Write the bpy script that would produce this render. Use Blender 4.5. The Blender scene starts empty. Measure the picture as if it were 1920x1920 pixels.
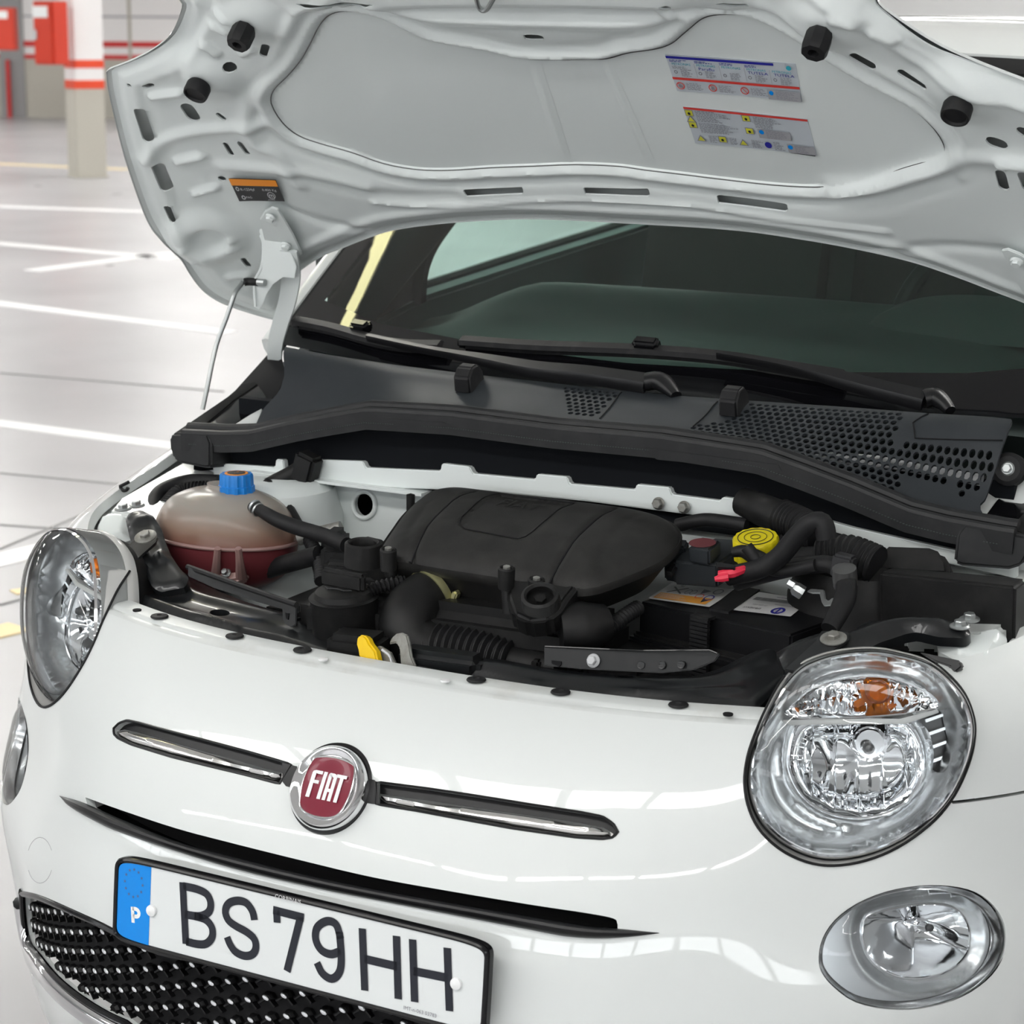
import bpy, bmesh, math, random
import numpy as np
from mathutils import Vector, Matrix
from mathutils.geometry import delaunay_2d_cdt
from mathutils.bvhtree import BVHTree
random.seed(3); rng = np.random.default_rng(3)
PI = math.pi
SC = bpy.context.scene
COL = SC.collection
# ---------------------------------------------------------------- camera, exposure, world
CAMP = np.array([1.39568925, -2.00018786, 1.5028672])
YAW, PITCH, ROLL, FPX = 0.51902228, 0.21679873, 0.00700915, 4141.92686
_f = np.array([-math.sin(YAW)*math.cos(PITCH), math.cos(YAW)*math.cos(PITCH), -math.sin(PITCH)])
_r = np.array([math.cos(YAW), math.sin(YAW), 0.0]); _u = np.cross(_r, _f)
CR = math.cos(ROLL)*_r + math.sin(ROLL)*_u
CU = -math.sin(ROLL)*_r + math.cos(ROLL)*_u
cd = bpy.data.cameras.new('camera'); cam = bpy.data.objects.new('camera', cd); COL.objects.link(cam)
cam.matrix_world = Matrix(((CR[0], CU[0], -_f[0], CAMP[0]), (CR[1], CU[1], -_f[1], CAMP[1]), (CR[2], CU[2], -_f[2], CAMP[2]), (0, 0, 0, 1)))
cd.sensor_fit = 'HORIZONTAL'; cd.sensor_width = 24.0; cd.lens = 24.0*FPX/1920.0
cd.clip_start = 0.05; cd.clip_end = 200
cd.dof.use_dof = True; cd.dof.focus_distance = 2.75; cd.dof.aperture_fstop = 7.0
SC.camera = cam
SC.view_settings.view_transform = 'Standard'; SC.view_settings.look = 'None'
SC.view_settings.exposure = EXPO = 0.27; SC.view_settings.gamma = 1.0; SC.view_settings.use_curve_mapping = False
w = bpy.data.worlds.new('world'); SC.world = w; w.use_nodes = True
w.node_tree.nodes['Background'].inputs[0].default_value = (0.90, 0.96, 1.0, 1)
w.node_tree.nodes['Background'].inputs[1].default_value = 1.3
SC.cycles.max_bounces = 10; SC.cycles.transparent_max_bounces = 16; SC.cycles.caustics_refractive = False; SC.cycles.caustics_reflective = False

# ---------------------------------------------------------------- measuring helpers (camera solved from the car's symmetry)
def ray(a, b): return _f + CR*(a-960)/FPX + CU*(960-b)/FPX
def at(a, b, **k):
    d = ray(a, b); n, = k; i = 'xyz'.index(n); return CAMP + (k[n]-CAMP[i])/d[i]*d
def onp(a, b, P, N):
    d = ray(a, b); return CAMP + ((np.asarray(P)-CAMP)@N)/(d@N)*d
def unit(v): v = np.asarray(v, float); return v/np.linalg.norm(v)
def arr(l): return np.asarray(l, float)

# ---------------------------------------------------------------- materials
MATS = {}
def mat(name, col, rough=0.5, metal=0.0, coat=0.0, spec=0.5, trans=0.0, ior=1.45, bump=None, var=None, sss=0, emit=None, alpha=1):
    m = bpy.data.materials.new(name); m.use_nodes = True; nt = m.node_tree; b = nt.nodes['Principled BSDF']
    b.inputs['Base Color'].default_value = (*col, 1); b.inputs['Roughness'].default_value = rough
    b.inputs['Metallic'].default_value = metal; b.inputs['Coat Weight'].default_value = coat; b.inputs['Coat Roughness'].default_value = 0.03
    b.inputs['Specular IOR Level'].default_value = spec; b.inputs['Transmission Weight'].default_value = trans; b.inputs['IOR'].default_value = ior
    b.inputs['Alpha'].default_value = alpha
    if sss: b.inputs['Subsurface Weight'].default_value = sss; b.inputs['Subsurface Radius'].default_value = (.02, .012, .01); b.inputs['Subsurface Scale'].default_value = 1
    if emit: b.inputs['Emission Color'].default_value = (*emit[0], 1); b.inputs['Emission Strength'].default_value = emit[1]
    tc = nt.nodes.new('ShaderNodeTexCoord')
    if bump:
        n = nt.nodes.new('ShaderNodeTexNoise'); n.inputs['Scale'].default_value = bump[0]; n.inputs['Detail'].default_value = 3
        bp = nt.nodes.new('ShaderNodeBump'); bp.inputs['Strength'].default_value = bump[1]; bp.inputs['Distance'].default_value = bump[2]
        nt.links.new(tc.outputs['Object'], n.inputs['Vector']); nt.links.new(n.outputs['Fac'], bp.inputs['Height']); nt.links.new(bp.outputs['Normal'], b.inputs['Normal'])
    if var:   # (scale, other colour, lo, hi): blotches, dust
        n = nt.nodes.new('ShaderNodeTexNoise'); n.inputs['Scale'].default_value = var[0]; n.inputs['Detail'].default_value = 6; n.inputs['Roughness'].default_value = .62
        r = nt.nodes.new('ShaderNodeValToRGB'); r.color_ramp.elements[0].position = var[2]; r.color_ramp.elements[1].position = var[3]
        r.color_ramp.elements[0].color = (*col, 1); r.color_ramp.elements[1].color = (*var[1], 1)
        nt.links.new(tc.outputs['Object'], n.inputs['Vector']); nt.links.new(n.outputs['Fac'], r.inputs['Fac']); nt.links.new(r.outputs['Color'], b.inputs['Base Color'])
    MATS[name] = m; return m
mat('paint', (.725, .755, .745), .35, coat=1.0)
mat('paint_inner', (.74, .785, .775), .30, coat=.35, bump=(60, .04, .002))
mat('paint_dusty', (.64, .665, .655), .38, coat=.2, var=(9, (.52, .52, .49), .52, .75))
mat('steel_black', (.007, .008, .009), .36, coat=.25, spec=.4, var=(14, (.016, .016, .017), .5, .75))
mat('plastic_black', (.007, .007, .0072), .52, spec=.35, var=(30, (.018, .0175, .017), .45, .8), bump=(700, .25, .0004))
mat('plastic_cover', (.012, .0117, .0112), .55, spec=.4, var=(22, (.030, .029, .027), .4, .8), bump=(1100, .5, .0005))
mat('plastic_grey', (.020, .024, .028), .48, spec=.4, var=(7, (.030, .034, .038), .4, .7), bump=(900, .3, .0004))
mat('rubber', (.010, .010, .011), .58, spec=.35, var=(40, (.024, .024, .024), .5, .8))
mat('rubber_seal', (.012, .0125, .0135), .5, spec=.4, var=(35, (.024, .024, .025), .45, .8))
mat('cloth_dark', (.004, .005, .007), .8, spec=.2)
mat('void', (.004, .004, .005), .9)
mat('gloss_black', (.005, .005, .006), .14, spec=.35)
mat('satin_black', (.007, .007, .008), .35, spec=.4, var=(18, (.022, .025, .03), .62, .8))
mat('chrome', (.82, .82, .83), .05, metal=1)
mat('chrome_soft', (.72, .72, .72), .18, metal=1)
mat('chrome_trim', (.80, .79, .77), .16, metal=1)
mat('mirror', (.93, .94, .95), .06, metal=1)
mat('reflect_flute', (.88, .89, .9), .12, metal=1)
mat('silver_plastic', (.80, .82, .83), .24, metal=.8)
mat('lamp_shell', (.62, .62, .60), .25, coat=.5)
mat('dull_red', (.13, .03, .035), .5)
mat('zinc', (.45, .47, .47), .35, metal=.85)
mat('zinc_old', (.33, .33, .31), .5, metal=.6, var=(60, (.2, .19, .17), .4, .7))
mat('yellow_zinc', (.62, .60, .32), .3, metal=.8)
mat('lens', (1, 1, 1), .0, trans=1, ior=1.12, spec=.5)
mat('amber', (.95, .25, .02), .15, trans=.6, ior=1.3)
mat('bulb_grey', (.12, .12, .12), .3, metal=.5)
mat('red_plate', (.19, .004, .024), .30, coat=.15, spec=.3)
mat('plate_white', (.74, .77, .77), .3)
mat('plate_blue', (.0, .25, .78), .3)
mat('ink_black', (.012, .014, .022), .35)
mat('ink_star', (.08, .12, .30), .5)
mat('white_plain', (.85, .86, .86), .4)
mat('yellow', (.85, .56, .0), .35)
mat('yellow_cap', (.72, .60, .01), .4)
mat('blue_cap', (.01, .20, .62), .38)
mat('tank', (.47, .37, .31), .22, trans=.30, ior=1.3, sss=.25)
mat('coolant', (.16, .035, .04), .35, trans=.15, ior=1.2)
mat('tank_rib', (.30, .18, .165), .35)
mat('red_wire', (.75, .03, .07), .45)
mat('label_grey', (.62, .63, .64), .45)
mat('label_white', (.66, .66, .66), .5)
mat('label_orange', (.80, .36, .05), .5)
mat('orange', (.85, .28, .01), .4)
mat('label_black', (.02, .02, .022), .4)
mat('ink_navy', (.02, .02, .30), .5)
mat('ink_teal', (.03, .38, .48), .5)
mat('ink_red', (.65, .05, .04), .5)
mat('ink_grey', (.24, .24, .27), .6)
mat('ink_dim', (.36, .36, .38), .6)
mat('ink_yellow', (.62, .60, .05), .5)
mat('label_film', (.52, .56, .60), .4)
mat('seat_cloth', (.055, .065, .062), .9)
mat('trim_dark', (.03, .034, .034), .7)
mat('trim_teal', (.16, .23, .23), .7)
mat('frit', (.004, .004, .005), .02, spec=.4)
mat('grille_black', (.004, .004, .0045), .45, spec=.3)
mat('stud_grey', (.72, .73, .75), .42, metal=.8)
mat('headliner', (.30, .31, .30), .9)
mat('dashboard', (.10, .126, .12), .55)

def glass(name, tint, rough=0.0, refl=1.45, mixd=.0):
    m = bpy.data.materials.new(name); m.use_nodes = True; nt = m.node_tree; nt.nodes.clear()
    o = nt.nodes.new('ShaderNodeOutputMaterial'); t = nt.nodes.new('ShaderNodeBsdfTransparent'); t.inputs[0].default_value = (*tint, 1)
    g = nt.nodes.new('ShaderNodeBsdfGlossy'); g.inputs['Roughness'].default_value = rough
    fr = nt.nodes.new('ShaderNodeFresnel'); fr.inputs[0].default_value = refl
    mx = nt.nodes.new('ShaderNodeMixShader'); nt.links.new(fr.outputs[0], mx.inputs[0]); nt.links.new(t.outputs[0], mx.inputs[1]); nt.links.new(g.outputs[0], mx.inputs[2])
    nt.links.new(mx.outputs[0], o.inputs[0]); MATS[name] = m; return m
glass('windscreen', (.56, .74, .68))
glass('side_glass', (.90, .98, .95))
glass('lamp_glass', (.93, .95, .96), refl=1.38)

# ---------------------------------------------------------------- mesh helpers
def setp(o, label=None, cat=None, group=None, kind=None):
    if label: o['label'] = label
    if cat: o['category'] = cat
    if group: o['group'] = group
    if kind: o['kind'] = kind
    return o
def empty(name, loc=(0, 0, 0), **k):
    o = bpy.data.objects.new(name, None); o.location = loc; COL.objects.link(o); o.empty_display_size = .1; return setp(o, **k)
def mk(name, V, F, m, parent=None, smooth=35, **k):
    """one mesh object; V, F lists/arrays; m = material name or list with face material indices in k['mi']"""
    mi = k.pop('mi', None); origin = k.pop('origin', None)
    V = np.asarray(V, float)
    if origin is not None: V = V - np.asarray(origin)
    me = bpy.data.meshes.new(name)
    me.from_pydata(V.tolist(), [], [tuple(int(i) for i in f) for f in F]); me.validate(); me.update()
    for mm in (m if isinstance(m, (list, tuple)) else [m]): me.materials.append(MATS[mm])
    if mi is not None and len(mi) == len(me.polygons): me.polygons.foreach_set('material_index', np.asarray(mi, 'i'))
    if smooth:
        me.polygons.foreach_set('use_smooth', [True]*len(me.polygons))
        me.set_sharp_from_angle(angle=math.radians(smooth))
    o = bpy.data.objects.new(name, me); COL.objects.link(o)
    if origin is not None: o.location = origin
    if parent is not None: o.parent = parent
    return setp(o, **k)
class MB:
    def __init__(s): s.V = []; s.F = []; s.n = 0; s.M = []
    def add(s, V, F, m=0):
        V = np.asarray(V, float).reshape(-1, 3); s.V.append(V); s.F += [tuple(int(i)+s.n for i in f) for f in F]; s.M += [m]*len(F); s.n += len(V); return s
    def build(s, name, m, parent=None, **k): return mk(name, np.vstack(s.V), s.F, m, parent, mi=s.M, **k)
def copyobj(o, name=None, parent=None, M=None, loc=None, **k):
    c = o.copy(); COL.objects.link(c)
    if name: c.name = name
    if parent is not None: c.parent = parent
    if M is not None: c.matrix_local = M
    if loc is not None: c.location = loc
    return setp(c, **k)

def catmull(P, n=8, closed=False):
    P = arr(P); N = len(P); out = []
    idx = range(N if closed else N-1)
    for i in idx:
        if closed: p0, p1, p2, p3 = P[(i-1) % N], P[i], P[(i+1) % N], P[(i+2) % N]
        else: p0, p1, p2, p3 = P[max(i-1, 0)], P[i], P[i+1], P[min(i+2, N-1)]
        if i == 0 and not closed: p0 = 2*p1-p2
        if i == N-2 and not closed: p3 = 2*p2-p1
        for j in range(n):
            t = j/n; out.append(.5*((2*p1)+(-p0+p2)*t+(2*p0-5*p1+4*p2-p3)*t*t+(-p0+3*p1-3*p2+p3)*t**3))
    if not closed: out.append(P[-1])
    return np.array(out)
def resample(P, sp, closed=False):
    P = arr(P)
    if closed: P = np.vstack([P, P[:1]])
    d = np.r_[0, np.cumsum(np.linalg.norm(np.diff(P, axis=0), axis=1))]; n = max(3, int(round(d[-1]/sp)))
    t = np.linspace(0, d[-1], n+1); Q = np.stack([np.interp(t, d, P[:, i]) for i in range(P.shape[1])], 1)
    return Q[:-1] if closed else Q
def inpoly(pts, poly):
    x, y = pts[:, 0], pts[:, 1]; c = np.zeros(len(pts), bool); n = len(poly); j = n-1
    for i in range(n):
        xi, yi = poly[i]; xj, yj = poly[j]
        if yi != yj:
            k = ((yi > y) != (yj > y)) & (x < (xj-xi)*(y-yi)/(yj-yi)+xi); c ^= k
        j = i
    return c
def dist_poly(pts, L, closed=False):
    L = arr(L)
    if closed: L = np.vstack([L, L[:1]])
    best = np.full(len(pts), 1e9)
    for a, b in zip(L[:-1], L[1:]):
        ab = b-a; l2 = max(ab@ab, 1e-12); t = np.clip(((pts-a)@ab)/l2, 0, 1); q = pts-a-np.outer(t, ab)
        best = np.minimum(best, np.einsum('ij,ij->i', q, q))
    return np.sqrt(best)
def sstep(x, a, b): t = np.clip((x-a)/(b-a), 0, 1); return t*t*(3-2*t)
def tri2d(outline, holes, sp, lines=()):
    """triangulate a 2-D outline with holes and feature lines, inner points on a hex lattice"""
    outline = arr(outline); holes = [arr(h) for h in holes]; lines = [arr(l) for l in lines]
    pts = list(map(tuple, outline)); E = []; n = len(outline); E += [(i, (i+1) % n) for i in range(n)]
    for h in holes:
        b = len(pts); pts += list(map(tuple, h)); m = len(h); E += [(b+i, b+(i+1) % m) for i in range(m)]
    for l in lines:
        b = len(pts); pts += list(map(tuple, l)); E += [(b+i, b+i+1) for i in range(len(l)-1)]
    lo, hi = outline.min(0), outline.max(0)
    xs = np.arange(lo[0], hi[0], sp); ys = np.arange(lo[1], hi[1], sp*.866)
    G = np.array([(x+(sp/2 if j % 2 else 0), y) for j, y in enumerate(ys) for x in xs])
    k = inpoly(G, outline) & (dist_poly(G, outline, True) > sp*.45)
    for h in holes: k &= ~inpoly(G, h); k &= dist_poly(G, h, True) > sp*.45
    for l in lines: k &= dist_poly(G, l) > sp*.4
    pts += list(map(tuple, G[k]))
    r = delaunay_2d_cdt([Vector(p) for p in pts], E, [], 0, 1e-7)
    V = np.array([(v.x, v.y) for v in r[0]]); F = np.array([f for f in r[2] if len(f) == 3])
    c = V[F].mean(1); k = inpoly(c, outline)
    for h in holes: k &= ~inpoly(c, h)
    return V, F[k]
def bedges(F):
    from collections import Counter
    d = {}
    for f in F:
        n = len(f)
        for i in range(n):
            e = (f[i], f[(i+1) % n]); 
            if (e[1], e[0]) in d: del d[(e[1], e[0])]
            else: d[e] = 1
    return list(d)
def rim(V, F, off):
    """turn every free edge by the offset vector(s): off is (3,) or per-vertex array"""
    F = [tuple(int(i) for i in f) for f in F]; E = bedges(F); ids = sorted({i for e in E for i in e}); mp = {i: len(V)+k for k, i in enumerate(ids)}
    off = np.asarray(off); add = V[ids]+(off if off.ndim == 1 else off[ids])
    F2 = [(a, mp[a], mp[b], b) for a, b in E]
    return np.vstack([V, add]), F+[tuple(f[::-1]) for f in F2]
def vnorm(V, F):
    F = np.asarray(F); n = np.cross(V[F[:, 1]]-V[F[:, 0]], V[F[:, 2]]-V[F[:, 0]]); N = np.zeros_like(V)
    for i in range(3): np.add.at(N, F[:, i], n)
    return N/np.maximum(np.linalg.norm(N, axis=1), 1e-12)[:, None]
def frames(P, closed=False):
    P = arr(P); T = np.gradient(P, axis=0) if not closed else np.roll(P, -1, 0)-np.roll(P, 1, 0)
    T /= np.linalg.norm(T, axis=1)[:, None]+1e-12
    up = np.array([0, 0, 1.]) if abs(T[0][2]) < .9 else np.array([1., 0, 0]); A = [unit(np.cross(up, T[0]))]
    for i in range(1, len(P)):
        a = A[-1]-T[i]*(A[-1]@T[i]); A.append(unit(a))
    A = np.array(A); B = np.cross(T, A); return T, A, B
def tube(P, r, n=12, closed=False, caps=True, sx=1, sy=1):
    P = arr(P); r = np.broadcast_to(np.asarray(r, float), (len(P),)); T, A, B = frames(P, closed); th = np.arange(n)*2*PI/n
    V = (P[:, None]+r[:, None, None]*(sx*np.cos(th)[None, :, None]*A[:, None]+sy*np.sin(th)[None, :, None]*B[:, None])).reshape(-1, 3)
    m = len(P); F = []
    for i in range(m if closed else m-1):
        j = (i+1) % m
        for k in range(n): F.append((i*n+k, i*n+(k+1) % n, j*n+(k+1) % n, j*n+k))
    if caps and not closed: F += [tuple(range(n))[::-1], tuple((m-1)*n+k for k in range(n))]
    return V, F
def hose(P, r, n=14, sp=.004, rib=0, pitch=.008, **k):
    Q = resample(catmull(P, 10), sp if not rib else pitch/6)
    R = np.full(len(Q), r) if np.isscalar(r) else np.interp(np.linspace(0, 1, len(Q)), np.linspace(0, 1, len(r)), r)
    if rib: R = R+rib*np.tanh(2.2*np.sin(np.arange(len(Q))*2*PI/6))
    return tube(Q, R, n, **k)
def sweep(P, prof, ups):
    """sweep an open/closed 2-D profile (along side vector, up vector) along P; ups = per-point up vector"""
    P = arr(P); T = np.gradient(P, axis=0); T /= np.linalg.norm(T, axis=1)[:, None]; U = np.broadcast_to(np.asarray(ups, float), P.shape)
    S = np.cross(T, U); S /= np.linalg.norm(S, axis=1)[:, None]; U = np.cross(S, T); pr = arr(prof); n = len(pr)
    V = (P[:, None]+pr[None, :, :1]*S[:, None]+pr[None, :, 1:]*U[:, None]).reshape(-1, 3); m = len(P)
    F = [(i*n+k, i*n+(k+1) % n, (i+1)*n+(k+1) % n, (i+1)*n+k) for i in range(m-1) for k in range(n)]
    return V, F+[tuple(range(n))[::-1], tuple((m-1)*n+k for k in range(n))]
def basis(n, up=(0, 0, 1)):
    n = unit(n); x = np.cross(up, n); x = unit(x) if np.linalg.norm(x) > 1e-6 else np.array([1., 0, 0]); return x, np.cross(n, x), n
def lathe(prof, O, axis, n=24, sx=1, sy=1, up=(0, 0, 1)):
    x, y, z = basis(axis, up); O = arr(O); th = np.arange(n)*2*PI/n; V = []; F = []
    for r, h in prof: V += [O+z*h+x*r*sx*math.cos(t)+y*r*sy*math.sin(t) for t in th]
    for i in range(len(prof)-1):
        for k in range(n): F.append((i*n+k, i*n+(k+1) % n, (i+1)*n+(k+1) % n, (i+1)*n+k))
    if prof[0][0] > 1e-6: F.append(tuple(range(n))[::-1])
    if prof[-1][0] > 1e-6: F.append(tuple((len(prof)-1)*n+k for k in range(n)))
    return np.array(V), F
def bev(V, F, w=.002, seg=2, ang=30):
    bm = bmesh.new(); vs = [bm.verts.new(v) for v in V]
    for f in F:
        try: bm.faces.new([vs[i] for i in f])
        except ValueError: pass
    bmesh.ops.remove_doubles(bm, verts=bm.verts, dist=1e-6); bmesh.ops.recalc_face_normals(bm, faces=bm.faces)
    es = [e for e in bm.edges if len(e.link_faces) == 2 and e.calc_face_angle(0) > math.radians(ang)]
    bmesh.ops.bevel(bm, geom=es, offset=w, segments=seg, affect='EDGES', clamp_overlap=True)
    bm.verts.index_update(); V2 = [tuple(v.co) for v in bm.verts]; F2 = [tuple(v.index for v in f.verts) for f in bm.faces]; bm.free()
    return np.array(V2), F2
def boxvf(c, s, R=None, w=.003, seg=2):
    c = arr(c); s = arr(s)/2; V = np.array([(x, y, z) for x in (-1, 1) for y in (-1, 1) for z in (-1, 1)])*s
    F = [(0, 1, 3, 2), (4, 6, 7, 5), (0, 4, 5, 1), (2, 3, 7, 6), (0, 2, 6, 4), (1, 5, 7, 3)]
    if w: V, F = bev(V, F, w, seg)
    if R is not None: V = V@np.asarray(R).T
    return V+c, F
def rotz(a): c, s = math.cos(a), math.sin(a); return np.array([[c, -s, 0], [s, c, 0], [0, 0, 1]])
def rotx(a): c, s = math.cos(a), math.sin(a); return np.array([[1, 0, 0], [0, c, -s], [0, s, c]])
def roty(a): c, s = math.cos(a), math.sin(a); return np.array([[c, 0, s], [0, 1, 0], [-s, 0, c]])
def prism(P, off, w=.002, seg=2):
    """P: planar 3-D polygon (front), extruded by vector off"""
    P = arr(P); n = len(P); V = np.vstack([P, P+np.asarray(off)]); F = [tuple(range(n)), tuple(range(2*n-1, n-1, -1))]+[(i, n+i, n+(i+1) % n, (i+1) % n) for i in range(n)]
    if w: V, F = bev(V, F, w, seg)
    return V, F
def slab(px, P0, N, depth, w=.002, seg=2):
    """a plate whose face lies in plane (P0,N); its outline measured on the photograph; depth backwards"""
    N = unit(N); return prism([onp(a, b, P0, N) for a, b in px], -N*depth, w, seg)
def ell(c, a, b, ang=0, n=24, e=2.0):
    th = np.arange(n)*2*PI/n; x = a*np.sign(np.cos(th))*abs(np.cos(th))**(2/e); y = b*np.sign(np.sin(th))*abs(np.sin(th))**(2/e)
    c_, s_ = math.cos(ang), math.sin(ang); return np.stack([c[0]+x*c_-y*s_, c[1]+x*s_+y*c_], 1)
def slot(p, q, wd, n=8):
    """stadium between two points"""
    p, q = arr(p), arr(q); d = unit(q-p); a0 = math.atan2(d[1], d[0]); out = []
    for i in range(n+1): t = a0-PI/2+PI*i/n; out.append(q+wd*np.array([math.cos(t), math.sin(t)]))
    for i in range(n+1): t = a0+PI/2+PI*i/n; out.append(p+wd*np.array([math.cos(t), math.sin(t)]))
    return np.array(out)
def stroke(P, wd):
    """flat ribbon (2-D) along a polyline"""
    P = arr(P); T = np.gradient(P, axis=0); T /= np.linalg.norm(T, axis=1)[:, None]+1e-12; N = np.stack([-T[:, 1], T[:, 0]], 1)
    V = np.vstack([P+N*wd/2, P-N*wd/2]); n = len(P); return V, [(i, i+1, n+i+1, n+i) for i in range(n-1)]
def hexbolt(O, axis, r=.008, flange=.013, h=.007):
    b = MB(); V, F = lathe([(flange, 0), (flange, .0015), (flange*.8, .003), (r, .003)], O, axis, 20); b.add(V, F)
    V, F = lathe([(r, .003), (r, h), (r*.85, h+.0012)], O, axis, 6); b.add(V, F); return b
def add_hexbolt(name, O, axis, parent, m='zinc', **k):
    return hexbolt(O, axis, **k).build(name, m, parent, smooth=30)
def mir(V): return np.asarray(V)*np.array([-1, 1, 1])
def textmesh(s, size, font_shear=0):
    c = bpy.data.curves.new('t', 'FONT'); c.body = s; c.size = size; c.align_x = 'CENTER'; c.align_y = 'CENTER'; c.shear = font_shear; c.resolution_u = 2
    o = bpy.data.objects.new('t', c); COL.objects.link(o); bpy.context.view_layer.update()
    dg = bpy.context.evaluated_depsgraph_get(); me = bpy.data.meshes.new_from_object(o.evaluated_get(dg))
    V = np.array([tuple(v.co) for v in me.vertices]).reshape(-1, 3); F = [tuple(p.vertices) for p in me.polygons]
    bpy.data.objects.remove(o); bpy.data.curves.remove(c); bpy.data.meshes.remove(me); return V[:, :2] if len(V) else np.zeros((0, 2)), F

def tank_stain(z0):
    nt = MATS['tank'].node_tree; b = nt.nodes['Principled BSDF']; tc = nt.nodes.new('ShaderNodeTexCoord'); sx = nt.nodes.new('ShaderNodeSeparateXYZ'); mr = nt.nodes.new('ShaderNodeMapRange')
    mr.inputs[1].default_value = z0; mr.inputs[2].default_value = z0+.050; rp = nt.nodes.new('ShaderNodeValToRGB'); rp.color_ramp.elements[0].color = (.27, .12, .09, 1); rp.color_ramp.elements[1].color = (.44, .40, .36, 1)
    e = rp.color_ramp.elements.new(.4); e.color = (.36, .24, .18, 1)
    nt.links.new(tc.outputs['Object'], sx.inputs[0]); nt.links.new(sx.outputs[2], mr.inputs[0]); nt.links.new(mr.outputs[0], rp.inputs[0]); nt.links.new(rp.outputs[0], b.inputs['Base Color'])
# ================================================================ the garage
def floor_mat():
    m = bpy.data.materials.new('garage_floor'); m.use_nodes = True; nt = m.node_tree; b = nt.nodes['Principled BSDF']; L = nt.links
    tc = nt.nodes.new('ShaderNodeTexCoord'); mp = nt.nodes.new('ShaderNodeMapping'); L.new(tc.outputs['Object'], mp.inputs[0]); mp.inputs['Rotation'].default_value = (0, 0, .35)
    n = nt.nodes.new('ShaderNodeTexNoise'); n.inputs['Scale'].default_value = .8; n.inputs['Detail'].default_value = 8; L.new(mp.outputs[0], n.inputs['Vector'])
    r = nt.nodes.new('ShaderNodeValToRGB'); r.color_ramp.elements[0].position = .35; r.color_ramp.elements[1].position = .7
    r.color_ramp.elements[0].color = (.37, .367, .378, 1); r.color_ramp.elements[1].color = (.47, .467, .478, 1); L.new(n.outputs['Fac'], r.inputs[0])
    L.new(r.outputs['Color'], b.inputs['Base Color'])
    n2 = nt.nodes.new('ShaderNodeTexNoise'); n2.inputs['Scale'].default_value = 1.2; n2.inputs['Detail'].default_value = 3; L.new(mp.outputs[0], n2.inputs['Vector'])
    mr = nt.nodes.new('ShaderNodeMapRange'); mr.inputs[3].default_value = .24; mr.inputs[4].default_value = .36; L.new(n2.outputs['Fac'], mr.inputs[0]); L.new(mr.outputs[0], b.inputs['Roughness'])
    MATS['garage_floor'] = m
floor_mat()
mat('wall_white', (.86, .845, .84), .7, bump=(3, .2, .01)); mat('wall_beige', (.50, .48, .42), .7)
mat('band_red', (.60, .03, .03), .5); mat('band_orange', (.80, .08, .03), .45); mat('cab_red', (.60, .045, .02), .4)
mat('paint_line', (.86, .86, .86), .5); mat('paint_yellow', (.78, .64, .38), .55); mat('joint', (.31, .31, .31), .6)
mat('ceiling_white', (.88, .88, .86), .8); mat('fixture', (.8, .8, .8), .4)
mat('tube_light', (.9, .9, .9), .3, emit=((1.0, .985, .95), 30))
mat('tube_fill_far', (.9, .9, .9), .3, emit=((1.0, .985, .95), 34)); mat('panel_light', (.9, .9, .9), .3, emit=((1.0, .99, .97), 11)); mat('tube_warm', (.9, .9, .9), .3, emit=((1.0, .95, .50), 10))
mat('daylight', (.9, .9, .9), .3, emit=((.93, .97, 1.0), 5.0))
XW0, XW1, YW0, HC = -34., 13., -12., 3.15
# floor: one slab; joints and painted lines lie on it
V, F = boxvf((-10, 8, -.05), (70, 60, .1), w=0); mk('floor', V, F, 'garage_floor', smooth=0, kind='structure')
WD = np.array([.90, .436]); WD /= np.linalg.norm(WD); WN = np.array([-WD[1], WD[0]]); WB = at(205, 222, z=0)[:2]
def wallbox(name, a, b, th, z0, z1, m, front=0, **k):
    """box standing along the rear wall: a..b metres along it from its reference point"""
    p = [WB+WD*a-WN*front, WB+WD*b-WN*front, WB+WD*b+WN*th, WB+WD*a+WN*th]
    P = [(*q, z0) for q in p]; V, F = prism(P, (0, 0, z1-z0), 0); return mk(name, V, F, m, smooth=0, **k)
wb = wallbox('wall_back', -30, 55, .3, 0, .93, 'wall_beige', kind='structure', label='beige lower part of the far garage wall')
wallbox('wall_back', -30, 55, .3, .93, HC, 'wall_white', kind='structure', label='white upper part of the far garage wall').name = 'wall_back.001'
for z0, z1, nm in ((.93, 1.00, 'trim_1'), (1.12, 1.21, 'trim_2')):
    wallbox(nm, -30, 55, .0, z0, z1, 'band_red', front=.012, kind='structure', label='%s red stripe along the far garage wall' % ('lower' if z0 < 1 else 'upper'))
wallbox('trim_3', -30, 55, .0, 1.58, 1.61, 'ink_dim', front=.01, kind='structure', label='thin grey rail along the far wall')
for i, a in enumerate((-2.05, .35)):
    wallbox('trim_%d' % (4+i), a, a+.05, 0, .0, HC, 'wall_beige', front=.02, kind='structure')
# dark grey strip paints the shade of a recess at the far left
wallbox('trim_40', -1.75, -1.35, .0, 0, HC, 'joint', front=.03, kind='structure', label='dark grey strip painting the shade of a recess in the far wall beside the red pipe')
# ceiling and side walls
V, F = boxvf((-10, 8, HC+.1), (70, 60, .2), w=0); mk('ceiling', V, F, 'ceiling_white', smooth=0, kind='structure')
V, F = boxvf((XW1+.1, 8, HC/2), (.2, 60, HC), w=0); mk('wall_right', V, F, 'wall_white', smooth=0, kind='structure')
V, F = boxvf((XW0-.1, 8, HC/2), (.2, 60, HC), w=0); mk('wall_left', V, F, 'wall_white', smooth=0, kind='structure')
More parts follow.
